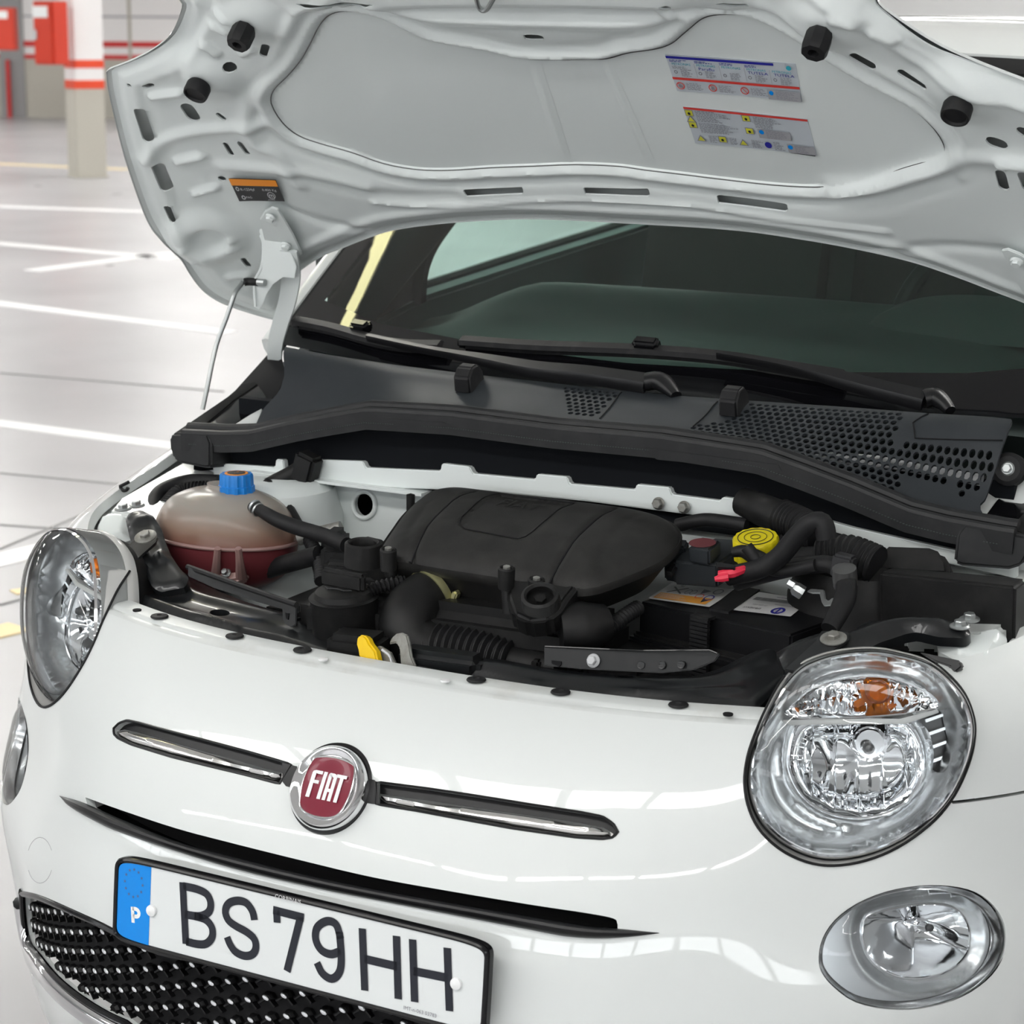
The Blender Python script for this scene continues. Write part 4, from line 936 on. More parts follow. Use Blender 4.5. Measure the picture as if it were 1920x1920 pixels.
co = np.vstack([cl, [(.60, .0), (.4, 0), (.2, 0), (0, 0), (-.2, 0), (-.4, 0), (-.52, .0)], cr]); co = resample(co, .007, True)
regs = [CW.inv(r) for r in ([(1053,727),(1165,735),(1150,750),(1112,782),(1062,780)], [(1410,757),(1700,772),(1682,798),(1680,850),(1695,880),(1680,925),(1560,880),(1480,845),(1290,822),(1290,800),(1375,785),(1400,768)], [(1686,835),(1730,828),(1875,836),(1850,932),(1800,925),(1790,905),(1690,890)], [(1066,790),(1238,802),(1238,815),(1066,803)])]
hh_ = []; spc = .0108
lo, hi_ = co.min(0), co.max(0)
for j in range(0, 16):
    for i in range(0, 140):
        c = np.array([-.1+i*spc+(spc/2 if j % 2 else 0), .002+j*spc*.866])
        if any(inpoly(c[None], r)[0] for r in regs) and inpoly(c[None], co)[0] and dist_poly(c[None], co, True)[0] > .006: hh_.append(ell(c, .0041, .0041, .5, 8))
V2, F = tri2d(co, hh_, .009); V = CW.ev(V2); N = CW.nrm(V2); N *= np.sign(N[:, 2:3]); Vr, Fr = rim(V, F, -N*.004)
cowl = mk('scuttle_panel', Vr, Fr, 'plastic_grey', car, smooth=30, label='grey plastic scuttle panel with honeycomb air inlet')
for nm, a, b in [('seam', (1346,753), (1300,800)), ('seam', (1166,736), (1125,785)), ('seam', (1741,776), (1712,793)), ('seam', (1712,793), (1716,822)), ('seam', (1716,822), (1880,826))]:
    q = resample(CW.inv([a, b]), .006); P = CW.ev(q)+arr((0, -.0008, .0006)); V, F = tube(P, .0009, 5); mk(nm, V, F, 'void', cowl)
V, F = boxvf((0, .668, .90), (1.2, .02, .10), w=0); mk('inlet_tray', V, F, 'cloth_dark', cowl, smooth=0)
V, F = boxvf((.0, .63, .868), (1.22, .09, .012), w=0); mk('tray_floor', V, F, 'cloth_dark', cowl, smooth=0)
V, F = hose([(.33,.655,.955),(.42,.655,.958),(.50,.652,.955),(.56,.65,.95)], .008); mk('linkage', V, F, 'label_grey', cowl)
# two rubber hooks on the panel's rear edge
hk = None
for a, b in ((868, 718), (1366, 763)):
    q = CW.inv([(a, b+18)])[0]; P = CW.ev(q)[0]
    if hk is None:
        pf = [(-.002, -.002), (-.006, .022), (.004, .036), (.020, .040), (.034, .030), (.040, .012), (.040, .0)]
        V = [(-.0135, y, z) for y, z in pf]+[(.0135, y, z) for y, z in pf]; n = len(pf); F = [tuple(range(n)), tuple(range(2*n-1, n-1, -1))]+[(i, n+i, n+(i+1) % n, (i+1) % n) for i in range(n)]
        hk = mk('rubber_hook', *bev(V, F, .003, 3), 'rubber', cowl); hk.location = P
    else: copyobj(hk, loc=P, parent=cowl)
# rubber seal along the front edge
xs = np.linspace(-.625, .635, 160); sp_ = np.array([(x, .566-.004*abs(x), zseal(x)) for x in xs])
b_ = MB(); b_.add(*tube(sp_+arr((0, .004, .002)), .0075, 10)); b_.add(*tube(sp_+arr((0, -.009, -.004)), .006, 8))
V, F = sweep(sp_+arr((0, -.012, -.016)), [(-.003, -.014), (-.004, .012), (.004, .012), (.004, -.014)], (0, 0, 1)); b_.add(V, F)
seal = b_.build('bonnet_seal', 'rubber_seal', car, label='long black rubber seal in front of the scuttle')
P = sp_[2:-2]+arr((0, -.0165, -.020)); bst = MB()
for i in range(0, len(P)-1):
    for k in (0, .5): c = P[i]*(1-k)+P[i+1]*k; V, F = boxvf(c, (.0022, .001, .001), w=0); bst.add(V, F)
bst.build('stitching', 'seat_cloth', seal, kind='stuff', smooth=0)
for c4 in ([(718,783),(830,790),(850,800),(720,800)], [(1208,838),(1460,870),(1468,885),(1230,862)]):
    V, F = slab(c4, (0, .548, .95), (0, -1, 0), .006, .001); mk('seal_flap', V, F, 'rubber_seal', seal)
# black scuttle wall below the seal
xs = np.linspace(-.60, .62, 60); V = []
for x in xs: z1 = zseal(x)-.022; V += [(x, .578, z1), (x, .586, z1-.03), (x, .583, .855)]
F = [(i*3+k, (i+1)*3+k, (i+1)*3+k+1, i*3+k+1) for i in range(59) for k in range(2)]; mk('scuttle_wall', V, F, 'cloth_dark', car, smooth=60)
# end blocks and the left side channel
def both(name, V, F, m, **k):
    o = mk(name, V, F, m, car, **k); o2 = mk(name, mir(V), [f[::-1] for f in F], m, car, **k); return o, o2
V, F = slab([(316,822),(322,812),(388,812),(395,830),(394,876),(385,878),(335,868),(322,858),(317,840)], at(352, 845, y=.548), (-.15, -1, .1), .05, .004, 3); both('seal_end_block', V, F, 'rubber_seal')
V, F = prism([at(a, b, y=y) for a, b, y in [(320,815,.56),(425,745,.68),(452,720,.745),(480,713,.77),(485,722,.77),(440,752,.69),(372,808,.58)]], (0, 0, -.03), .003); both('side_channel', V, F, 'plastic_black')
V, F = prism([at(a, b, y=y) for a, b, y in [(360,812,.58),(372,808,.585),(440,752,.69),(485,722,.77),(500,745,.73),(470,775,.66),(425,805,.60)]], (0, 0, -.06), .002); both('channel_well', V, F, 'gloss_black')
V, F = prism([at(a, b, y=y) for a, b, y in [(425,805,.60),(470,777,.66),(492,765,.66),(480,800,.60)]], (0, 0, -.05), .001); both('white_corner', V, F, 'paint_dusty')
V, F = prism([at(a, b, y=y) for a, b, y in [(443,730,.74),(470,700,.80),(506,660,.88),(522,648,.90),(536,700,.80),(522,735,.76),(490,768,.70)]], (0, 0, -.05), .0); both('hinge_gap_shade', V, F, 'void')  # solid black block paints the shade between wing edge and hinge
V, F = prism([at(a, b, y=y) for a, b, y in [(478,705,.80),(500,672,.86),(508,668,.87),(512,690,.85),(495,718,.80)]], (0, 0, -.03), .002); both('white_bracket', V, F, 'paint_dusty')
# right end: bolt on a rubber disc beside the grille
P = at(1892, 880, y=.66); V, F = lathe([(.021, -.01), (.021, .004), (.016, .007), (.010, .006)], P, (0, -1, .3), 28); rb = mk('rubber_disc', V, F, 'rubber', car); add_hexbolt('bolt', P+unit((0, -1, .3))*.005, (0, -1, .3), rb, r=.006, flange=.009)
V, F = slab([(1840,925),(1870,900),(1925,895),(1925,975),(1860,968)], (0, .66, .93), (0, -1, .8), .02, .002); mk('right_corner_panel', V, F, 'paint_dusty', car)
# ---- windscreen
XG = [-1, -.8, -.55, -.28, 0, .28, .55, .8, 1]
G = []
for s_ in (0, .25, .5, .75, 1):
    row = []
    for u in XG:
        hw = .685-.085*s_; x = u*hw; y0 = .722+.30*x*x; y1 = 1.40+.16*x*x; y = y0+(y1-y0)*s_; z0 = 1.004+.0*x*x; z = z0+.462*s_-.035*x*x*s_*2+.020*math.sin(PI*s_); row.append((x, y, z))
    G.append(row)
WS = Surf(G, [u*.65 for u in XG], [0, .2, .4, .6, .8], 120, 80, smooth=2)
AE = .65; fr_in = np.vstack([resample([(-.60, .105), (-.595, .40), (-.59, .755)], .03), resample([(-.59, .755), (.59, .755)], .03)[1:], resample([(.59, .755), (.595, .40), (.60, .105)], .03)[1:], resample([(.60, .105), (.45, .075), (.2, .058), (0, .052), (-.2, .058), (-.45, .075), (-.60, .105)], .03)[1:-1]])
rect = resample([(-AE, 0), (AE, 0), (AE, .8), (-AE, .8)], .03, True)
V2, F = tri2d(fr_in, [], .03); glass_o = mk('windscreen', WS.ev(V2), F, 'windscreen', car, smooth=60, label='dark tinted windscreen')
V2, F = tri2d(rect, [fr_in], .02); mk('black_border', WS.ev(V2), F, 'frit', glass_o, smooth=60)
# A-pillars, roof
for sd in (-1, 1):
    e = WS.ev(np.stack([np.full(30, AE*sd), np.linspace(.0, .8, 30)], 1)); e = np.vstack([e, [e[-1]+arr((-.01*sd, .25, .045)), e[-1]+arr((-.02*sd, .8, .05))]]); e = resample(catmull(e[::3], 4), .03)
    V, F = sweep(e, [(-.002*sd, -.012), (-.002*sd, .004), (.010*sd, .007), (.022*sd, .002), (.030*sd, -.02), (.03*sd, -.05), (.0, -.03)], (0, -.3, 1)); mk('a_pillar', V, F if sd > 0 else [f[::-1] for f in F], 'paint', car, smooth=40)
    # inner pillar lining, seals
    e2 = WS.ev(np.stack([np.linspace(.605, .57, 30)*sd, np.linspace(.05, .8, 30)], 1))+arr((-.0*sd, .05, -.045)); V, F = tube(e2, .042, 12); mk('pillar_lining', V, F, 'trim_dark', car)
edge = WS.ev(np.stack([np.linspace(-AE, AE, 40), np.full(40, .8)], 1)); rows = [edge+arr((0, .0, .004)), edge+arr((0, .02, .014)), edge*arr((.99, 1, 1))+arr((0, .15, .045)), edge*arr((.98, 1, 1))+arr((0, .5, .06)), edge*arr((.95, 1, 1))+arr((0, 1.2, .02))]
V = np.vstack(rows); F = [(j*40+i, j*40+i+1, (j+1)*40+i+1, (j+1)*40+i) for j in range(4) for i in range(39)]; V, F = rim(V, F, arr((0, 0, -.02))); mk('roof', V, F, 'paint', car, smooth=50)
V = np.vstack([r_+arr((0, .0, -.045)) for r_ in rows]); F = [(j*40+i, j*40+i+1, (j+1)*40+i+1, (j+1)*40+i) for j in range(4) for i in range(39)]; mk('roof_lining', V, F, 'headliner', car, smooth=50)
# cabin: dashboard, doors, seats, steering wheel
xs = np.linspace(-.64, .64, 34); pf = [(.80, .985), (.90, 1.012), (1.02, 1.03), (1.12, 1.055), (1.20, 1.082), (1.245, 1.086), (1.27, 1.06), (1.285, .98), (1.25, .80)]
pf = catmull(pf, 4); V = []
for x in xs:
    k = 1-sstep(np.array(abs(x)), .38, .66); 
    for y, z in pf: V.append((x, y+.10*x*x, z-(.075*(1-k))*sstep(np.array(y), .95, 1.2)-.03*x*x))
n = len(pf); F = [(i*n+k, (i+1)*n+k, (i+1)*n+k+1, i*n+k+1) for i in range(33) for k in range(n-1)]; dash = mk('dashboard', V, F, 'dashboard', car, smooth=60)
V, F = tube(resample([(x, .93+.10*x*x, 1.024-.03*x*x) for x in np.linspace(.1, .5, 20)], .01), .009, 6, sy=.35); mk('demister_vent', V, F, 'void', dash)
V, F = tube([( .33+.17*math.cos(t), 1.42+.075*math.sin(t), 1.03+.155*math.sin(t)) for t in np.arange(48)*2*PI/48], .015, 10, closed=True); sw = mk('steering_wheel', V, F, 'trim_dark', car)
V, F = lathe([(.055, 0), (.05, .03), (.02, .04), (0, .04)], (.33, 1.43, 1.03), (0, -.9, .43), 20); mk('wheel_hub', V, F, 'trim_teal', sw)
xs = np.linspace(.20, .52, 20); V = []
for x in xs:
    t = (x-.36)/.16; r_ = math.sqrt(max(0, 1-t*t)); V += [(x, 1.14, 1.05+.0*r_), (x, 1.17, 1.055+.045*r_), (x, 1.24, 1.06+.05*r_), (x, 1.29, 1.03)]
F = [(i*4+k, (i+1)*4+k, (i+1)*4+k+1, i*4+k+1) for i in range(19) for k in range(3)]; mk('instrument_hood', V, F, 'dashboard', dash, smooth=60)
for sd in (-1, 1):
    dl = [(sd*.715, 1.02, .985), (sd*.715, 1.30, 1.035), (sd*.715, 1.75, 1.068), (sd*.71, 2.2, 1.10), (sd*.70, 2.7, 1.13)]
    V, F = prism(dl+[(sd*.70, 2.7, .4), (sd*.715, 1.02, .4)], (-sd*.05, 0, 0), .008); dr = mk('front_door', V, F, 'trim_teal', car)
    V, F = tube(resample(arr(dl)+arr((sd*.004, 0, .004)), .05), .008, 6); mk('waist_seal', V, F, 'gloss_black', dr)
    P = [(sd*.70, 1.03, 1.0), (sd*.70, 1.28, 1.045), (sd*.70, 2.3, 1.11), (sd*.62, 2.25, 1.40), (sd*.60, 1.52, 1.40)]; V = arr(P); mk('side_window', V, [(0, 1, 2, 3, 4)], 'side_glass', car, smooth=0)
    V, F = boxvf((sd*.66, 2.38, 1.2), (.10, .16, .45), roty(-sd*.25), .02); mk('rear_pillar', V, F, 'trim_dark', car)
    # quarter frame at the front of the side window
    V, F = tube(resample(catmull([(sd*.69, 1.29, .93), (sd*.69, 1.29, 1.04), (sd*.69, 1.31, 1.10), (sd*.685, 1.38, 1.165), (sd*.66, 1.55, 1.28), (sd*.62, 1.78, 1.39)], 6), .02), .026, 10); mk('window_frame', V, F, 'trim_dark', car)
    V, F = prism([(sd*.69, a, b) for a, b in ((1.0, .93), (1.29, .93), (1.29, 1.04), (1.31, 1.10), (1.38, 1.165), (1.55, 1.28), (1.45, 1.42), (1.2, 1.26), (1.03, 1.08))], (-sd*.012, 0, 0), .002); mk('quarter_trim', V, F, 'trim_dark', car)
    V, F = boxvf((sd*.34, 1.95, .92), (.44, .16, .66), rotx(-.22), .05, 4); st = mk('front_seat', V, F, 'seat_cloth', car); V, F = boxvf((sd*.34, 2.06, 1.30), (.26, .09, .17), rotx(-.2), .035, 4); mk('headrest', V, F, 'seat_cloth', st)
    V, F = prism([(sd*.755, 1.16, 1.03), (sd*.83, 1.18, 1.035), (sd*.85, 1.20, 1.14), (sd*.77, 1.18, 1.15)], (0, .10, 0), .02, 3); mk('door_mirror', V, F, 'gloss_black', car)
V, F = boxvf((0, 2.75, 1.0), (1.3, .1, .9), w=0); mk('rear_bench', V, F, 'seat_cloth', car, smooth=0)
V, F = boxvf((0, 1.9, .35), (1.4, 2.0, .04), w=0); mk('cabin_floor', V, F, 'trim_dark', car, smooth=0)
# ---- wipers
def wsp(px, n):
    out = []
    for a, b in px:
        h_ = WS.bvh.ray_cast(Vector(CAMP), Vector(unit(ray(a, b))), 20)
        P = np.array(h_[0]) if h_[0] is not None else at(a, b, y=.73); d = unit(ray(a, b)); out.append(P-d*n)
    return arr(out)
def wiper(blade, adapter, arm, joint, lab):
    P = resample(catmull(wsp(blade, .02), 6), .01); V, F = sweep(P, [(-.004, -.008), (-.0015, .0), (-.010, .004), (-.006, .010), (.006, .010), (.010, .004), (.0015, 0), (.004, -.008)], unit((0, -.54, .84))); w_ = mk('wiper', V, F, 'rubber', car, label=lab)
    V, F = boxvf((0, 0, 0), (.014, .014, .014), None, .003); mk('blade_tip', V+P[0], F, 'gloss_black', w_)
    c = wsp([adapter], .035)[0]; d = unit(P[-1]-P[0]); z = unit((0, -.54, .84)); y = unit(np.cross(z, d)); V, F = boxvf((0, 0, 0), (.040, .020, .018), np.stack([d, y, np.cross(d, y)], 1), .005, 3); mk('adapter', V+c, F, 'gloss_black', w_)
    P = resample(catmull(wsp(arm, .045), 6), .01); wd = np.interp(np.linspace(0, 1, len(P)), [0, .35, .6, 1], [.0045, .006, .013, .016]); T = np.gradient(P, axis=0); T /= np.linalg.norm(T, axis=1)[:, None]; S_ = np.cross(T, z); S_ /= np.linalg.norm(S_, axis=1)[:, None]; N_ = np.cross(S_, T)
    pf = [(-1, -.004), (-.95, .001), (-.6, .004), (.6, .004), (.95, .001), (1, -.004)]; n = len(pf)
    V = np.array([[P[i]+S_[i]*wd[i]*a_+N_[i]*(c_*(1+wd[i]*60)) for a_, c_ in pf] for i in range(len(P))]).reshape(-1, 3); F = [(i*n+k, i*n+(k+1) % n, (i+1)*n+(k+1) % n, (i+1)*n+k) for i in range(len(P)-1) for k in range(n)]+[tuple(range(n))[::-1], tuple((len(P)-1)*n+k for k in range(n))]
    mk('wiper_arm', V, F, 'satin_black', w_, smooth=40)
    P = resample(catmull(wsp(joint, .04), 5), .004); V, F = tube(P, np.interp(np.linspace(0, 1, len(P)), [0, .4, 1], [.017, .017, .009]), 14, sy=.75); mk('arm_joint', V, F, 'satin_black', w_)
wiper([(557,606),(620,618),(700,640),(760,650),(828,652)], (677, 612), [(690,632),(800,655),(900,672),(1000,690),(1100,700),(1215,716)], [(1212,716),(1235,714),(1255,728),(1268,742)], 'left wiper lying on the black screen border')
wiper([(868,643),(1000,652),(1200,660),(1350,672),(1480,692),(1580,708)], (1212, 645), [(1345,664),(1430,678),(1490,690),(1560,705),(1640,725),(1735,748)], [(1732,748),(1752,745),(1770,757),(1782,770)], 'right wiper crossing the foot of the windscreen')
# ================================================================ engine bay
EB = dict(parent=None)
# white structure: beam with tabs, firewall, inner wings, strut towers, rails
BEAM = [(398,868),(515,876),(517,861),(531,862),(533,879),(592,881),(593,862),(680,865),(686,877),(825,883),(828,869),(880,875),(887,888),(1003,899),(1006,889),(1063,894),(1068,907),(1190,918),(1193,908),(1255,914),(1260,927),(1350,939),(1354,932),(1376,935),(1381,950),(1455,950),(1600,990),(1780,1030),(1905,1052),(1905,1085),(1830,1068),(1700,1040),(1560,1010),(1455,985),(1400,977),(1270,962),(1100,940),(900,920),(640,912),(560,905),(470,905),(400,900)]
V, F = slab(BEAM, (0, .572, .88), (0, -1, .05), .012, .0015); beam = mk('bulkhead_beam', V, F, 'paint_inner', car, smooth=30, label='white bulkhead beam with upright tabs')
q = [(x, .596, z) for x, z in ((-.64, .50), (.66, .50), (.66, .868), (-.64, .868))]
hole3 = [at(684+21*math.cos(t)*(1), 946+(25*math.sin(t)), y=.596) for t in np.arange(20)*2*PI/20]
H2 = arr([(p[0], p[2]) for p in hole3]); V2, F = tri2d(resample([(p[0], p[2]) for p in q], .03, True), [H2], .05); V, F = rim(np.array([(a, .596, b) for a, b in V2]), F, arr((0, .01, 0))); mk('bulkhead', V, F, 'paint_inner', car, smooth=20)
V, F = tube(np.array(hole3)+arr((0, -.002, 0)), .0035, 8, closed=True); mk('hole_rim', V, F, 'paint_inner', beam)
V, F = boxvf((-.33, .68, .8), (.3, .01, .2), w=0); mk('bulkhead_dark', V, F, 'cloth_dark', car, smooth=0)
for a, b in ((1235, 944), (1283, 951)): add_hexbolt('bolt', at(a, b, y=.568), (0, -1, .1), beam, 'zinc_old', r=.007, flange=.0085, h=.007)
V, F = boxvf((-.36, .57, .862), (.30, .03, .004), w=0); mk('beam_ledge', V, F, 'paint_inner', beam, smooth=0)
for sd in (-1, 1):
    # inner wing: sloping white wall and the rail on top
    P = [(.652, .415, .818), (.665, .45, .825), (.655, .60, .862), (.56, .60, .835), (.545, .45, .812), (.55, .415, .806)]
    V, F = prism([(sd*a, b, c) for a, b, c in P], (0, 0, -.025), .006, 3); rl = mk('wing_rail', V, F if sd > 0 else F, 'paint_dusty', car, label='white rail along the top of the inner wing')
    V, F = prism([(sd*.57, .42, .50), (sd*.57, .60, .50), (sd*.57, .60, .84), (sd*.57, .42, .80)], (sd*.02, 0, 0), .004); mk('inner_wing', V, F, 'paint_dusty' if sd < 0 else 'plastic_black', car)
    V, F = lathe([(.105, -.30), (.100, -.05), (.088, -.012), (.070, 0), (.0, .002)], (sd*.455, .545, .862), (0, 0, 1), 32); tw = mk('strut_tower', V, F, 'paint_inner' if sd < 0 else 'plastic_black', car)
    V, F = boxvf((sd*.585, .385, .70), (.15, .06, .14), None, .01); mk('lamp_gap_shade', V, F, 'void', car)  # solid black block put in as the dark shade behind the headlamp
    # black gap filler between rail and wing
    V, F = prism([(sd*.66, .40, .79), (sd*.70, .45, .80), (sd*.70, .95, .90), (sd*.66, .95, .90), (sd*.655, .45, .80)], (0, 0, -.05), 0); mk('wing_channel', V, F, 'paint_dusty', car, smooth=0)
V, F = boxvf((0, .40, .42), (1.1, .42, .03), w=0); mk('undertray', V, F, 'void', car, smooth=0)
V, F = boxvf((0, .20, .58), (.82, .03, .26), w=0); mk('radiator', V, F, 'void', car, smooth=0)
# engine block behind everything, dark, ribbed
V, F = boxvf((-.02, .40, .62), (.60, .26, .26), rotz(.03), .03, 3); blk = mk('engine_block', V, F, 'plastic_black', car)
for i in range(9): V, F = boxvf((-.28+i*.06, .265, .66), (.012, .02, .18), w=.003); mk('rib', V, F, 'plastic_black', blk)
V, F = boxvf((.03, .33, .765), (.36, .11, .06), rotz(.05), .02, 3); mk('valve_cover', V, F, 'plastic_black', blk)
# left radiator fan shroud slats under the tank
for i in range(7):
    V, F = slab([(420+i*26, 1128-i*3), (440+i*26, 1124-i*3), (500+i*22, 1092), (482+i*22, 1094)], (0, 0, .70), (0, 0, 1), .012, .002); mk('slat', V, F, 'plastic_black', blk)
# ---- air filter cover
CO = arr((.02, .40, .872)); CN = unit((-.03, -.22, 1.0))
CVR = [(712,1010),(722,992),(736,972),(752,950),(775,928),(800,912),(838,904),(873,903),(940,911),(1040,923),(1140,935),(1200,944),(1245,956),(1268,972),(1272,990),(1260,1010),(1235,1032),(1192,1052),(1145,1070),(1105,1082),(1060,1084),(1007,1077),(940,1064),(840,1049),(757,1035),(722,1030)]
cx_, cy_, _ = basis(CN, (1, 0, 0)); 
def c2(px, h=.012):
    C_ = CO+CN*h; return arr([((onp(a, b, C_, CN)-CO)@cx_, (onp(a, b, C_, CN)-CO)@cy_) for a, b in px])
def c3(q, h): q = arr(q).reshape(-1, 2); return CO+np.outer(q[:, 0], cx_)+np.outer(q[:, 1], cy_)+np.outer(np.broadcast_to(h, (len(q),)), CN)
co_ = resample(catmull(c2(CVR, 0), 3, True), .006, True)
grv = [([(1018,1076),(1022,1066),(1060,1030),(1100,992),(1140,955),(1152,938)], .0034), ([(766,1036),(766,1024),(800,985),(850,940),(890,912)], .0020)]
gv = [c2(catmull(g, 3)) for g, _ in grv]; pk = c2([(935,912),(920,922),(865,975),(862,985),(872,992),(970,1009),(985,1007),(1000,1000),(1070,940),(1075,932)])
pk = resample(pk, .005, True); V2, F = tri2d(co_, [], .0048, [np.vstack([pk, pk[:1]])]+gv)
dd = dist_poly(V2, co_, True); SHADE_LINES = []; h = .016*(1-np.exp(-dd/.010))+.016*sstep(dd, .0, .09)-.016
for (g, dp), q in zip(grv, gv): h = h-dp*1.2*np.exp(-(dist_poly(V2, q)/.0032)**2)
dpk = dist_poly(V2, pk, True); ip = inpoly(V2, pk); h = h-np.where(ip, .0038*sstep(dpk, 0, .003), 0)-.0012*np.exp(-(dpk/.004)**2)
for g in ([(1195,958),(1150,1000),(1120,1040)], [(800,935),(770,980),(762,1000)]): q = c2(g); h = h-.0012*np.exp(-(dist_poly(V2, q)/.006)**2)
V = c3(V2, h)
for q_, wd_ in ((gv[0], .0016), (gv[1], .0011), (np.vstack([pk, pk[:1]]), .0006)):
    hh_2 = [h[np.argmin(np.hypot(*(V2-p).T))] for p in q_]; SHADE_LINES.append((c3(q_, arr(hh_2)+.0006), wd_*1.15))
cover = mk('air_filter_cover', V, F, 'plastic_cover', car, smooth=50, label='big black ribbed air filter cover over the engine')
for g_, wd_ in SHADE_LINES: V, F = tube(g_, wd_, 6); mk('groove_shade', V, F, 'void', cover)  # black tubes laid along the grooves paint their shade
b_ = MB(); sc_ = [1.010, 1.014, 1.010, .97, .84]; hz = [-.014, -.017, -.024, -.030, -.062]; m0 = co_.mean(0); rings = [c3((co_-m0)*s_+m0, z_) for s_, z_ in zip([1.0]+sc_, [-.016]+hz)]
n = len(co_); V = np.vstack(rings); F = [(j*n+i, j*n+(i+1) % n, (j+1)*n+(i+1) % n, (j+1)*n+i) for j in range(len(rings)-1) for i in range(n)]; mk('filter_housing', V, F, 'plastic_cover', cover, smooth=40)
V, F = textmesh('FIAT', .026, .1); ct = c2([(972, 948)])[0]; dv = unit(c2([(1075,935)])[0]-c2([(935,912)])[0]); dn = np.array([-dv[1], dv[0]]); 
mk('raised_lettering', [c3(ct+dv*x*1.3+dn*y*1.2, .0128)[0] for x, y in V], F, 'plastic_black', cover, smooth=0)
def screw(a, b, P0, N, parent, r=.004):
    P = onp(a, b, P0, N); V, F = lathe([(r, -.002), (r, .002), (r*.7, .003), (r*.35, .003), (r*.3, .0012), (0, .0012)], P, N, 12); return mk('screw', V, F, 'bulb_grey', parent)
def ringmount(c, rx, ry, z, dep, N, parent, w_=.006):
    P = onp(c[0], c[1], (0, 0, z), N); V, F = lathe([(rx-w_, -dep*.5), (rx-w_, -.002), (rx-w_*.6, .001), (rx, -.001), (rx+.001, -dep)], P, N, 32, sx=1, sy=ry/rx); b_ = MB(); b_.add(V, F); V, F = lathe([(rx-w_, -dep*.5), (0, -dep*.5)], P, N, 32, sy=ry/rx); b_.add(V, F); V, F = lathe([(.007, -dep*.5), (.007, -dep*.3), (0, -dep*.3)], P, N, 6); b_.add(V, F); return b_.build('mount_socket', 'plastic_black', parent)
NU = unit((.1, -.15, 1))
ringmount((681, 1017), .023, .018, .838, .03, NU, cover); ringmount((1012, 1115), .022, .021, .812, .016, unit((.15, -.6, 1)), cover)
V, F = slab([(655,1015),(690,1003),(720,1010),(745,1030),(740,1052),(700,1050),(655,1038)], (0, .33, .828), (0, -.2, 1), .05, .004, 3); mk('bracket', V, F, 'plastic_black', cover)
V, F = slab([(950,1082),(1000,1085),(1060,1094),(1090,1090),(1066,1120),(1052,1142),(1030,1160),(990,1164),(960,1150),(950,1120)], onp(1012, 1115, (0, 0, .808), NU), unit((.15, -.6, 1)), .035, .006, 3); mk('bracket', V, F, 'plastic_black', cover)
for a, b, z in ((728, 1028, .848), (950, 1063, .835), (1006, 1084, .832)):
    P = onp(a, b, (0, 0, z), NU); V, F = lathe([(.010, -.028), (.0105, -.002), (.0085, 0), (.0065, -.003), (0, -.003)], P, NU, 14); ms = mk('screw_boss', V, F, 'plastic_black', cover); V, F = lathe([(.0045, -.003), (.0045, .001), (0, .001)], P, NU, 8); mk('screw', V, F, 'zinc_old', ms)
for a, b, y in ((928, 907, .60), (770, 930, .52)): V, F = lathe([(.006, -.02), (.006, .002), (0, .004)], at(a, b, y=y), (0, 0, 1), 12); mk('clip', V, F, 'plastic_black', cover)
V, F = hose([at(950, 1075, y=.265), at(952, 1110, y=.262), at(955, 1150, y=.26)], .008); mk('post', V, F, 'plastic_black', cover)
V, F = hose([at(732, 1040, y=.30), at(733, 1080, y=.30)], .008); mk('post', V, F, 'plastic_black', cover)
# ---- intake elbow, clamp and ribbed hose
E1 = [at(850, 1090, y=.355), at(815, 1110, y=.325), at(780, 1138, y=.295), at(766, 1172, y=.275), at(778, 1202, y=.268), at(812, 1222, y=.27)]
V, F = hose(E1, [.031, .0325, .036, .0385, .037, .034], 28); elb = mk('intake_elbow', V, F, 'plastic_black', car, label='fat black rubber elbow of the intake pipe')
V, F = hose([at(872, 1080, y=.37), at(850, 1090, y=.355)], .0335, 28); mk('elbow_collar', V, F, 'plastic_black', elb)
Q = resample(catmull(E1, 10), .003)[11:15]; V, F = tube(Q, .0362, 40); cl_ = mk('hose_clamp', V, F, 'yellow_zinc', elb)
V, F = boxvf(at(852, 1122, y=.315)+arr((0, 0, .0)), (.008, .012, .022), roty(.4), .002); mk('clamp_screw', V, F, 'yellow_zinc', cl_)
R1 = [at(800, 1218, y=.27), at(850, 1220, y=.272), at(900, 1226, y=.274), at(960, 1240, y=.276)]
V, F = hose(R1, [.033, .031, .028, .024], 24, rib=.0026, pitch=.0095); mk('ribbed_hose', V, F, 'rubber', car, label='black ribbed hose leading right from the intake elbow')
V, F = hose([at(960, 1240, y=.276), at(1000, 1248, y=.277), at(1050, 1256, y=.278)], .019, 20); mk('hose_end', V, F, 'plastic_black', car)
# pipe right of the engine mount
V, F = hose([at(1050, 1180, y=.27), at(1100, 1175, y=.29), at(1135, 1168, y=.31)], [.030, .032, .024], 20); mk('throttle_pipe', V, F, 'plastic_black', car)
V, F = hose([at(1135, 1185, y=.31), at(1165, 1160, y=.34), at(1195, 1140, y=.38)], .009, 12, rib=.0012, pitch=.006); mk('cable_sleeve', V, F, 'rubber', car)
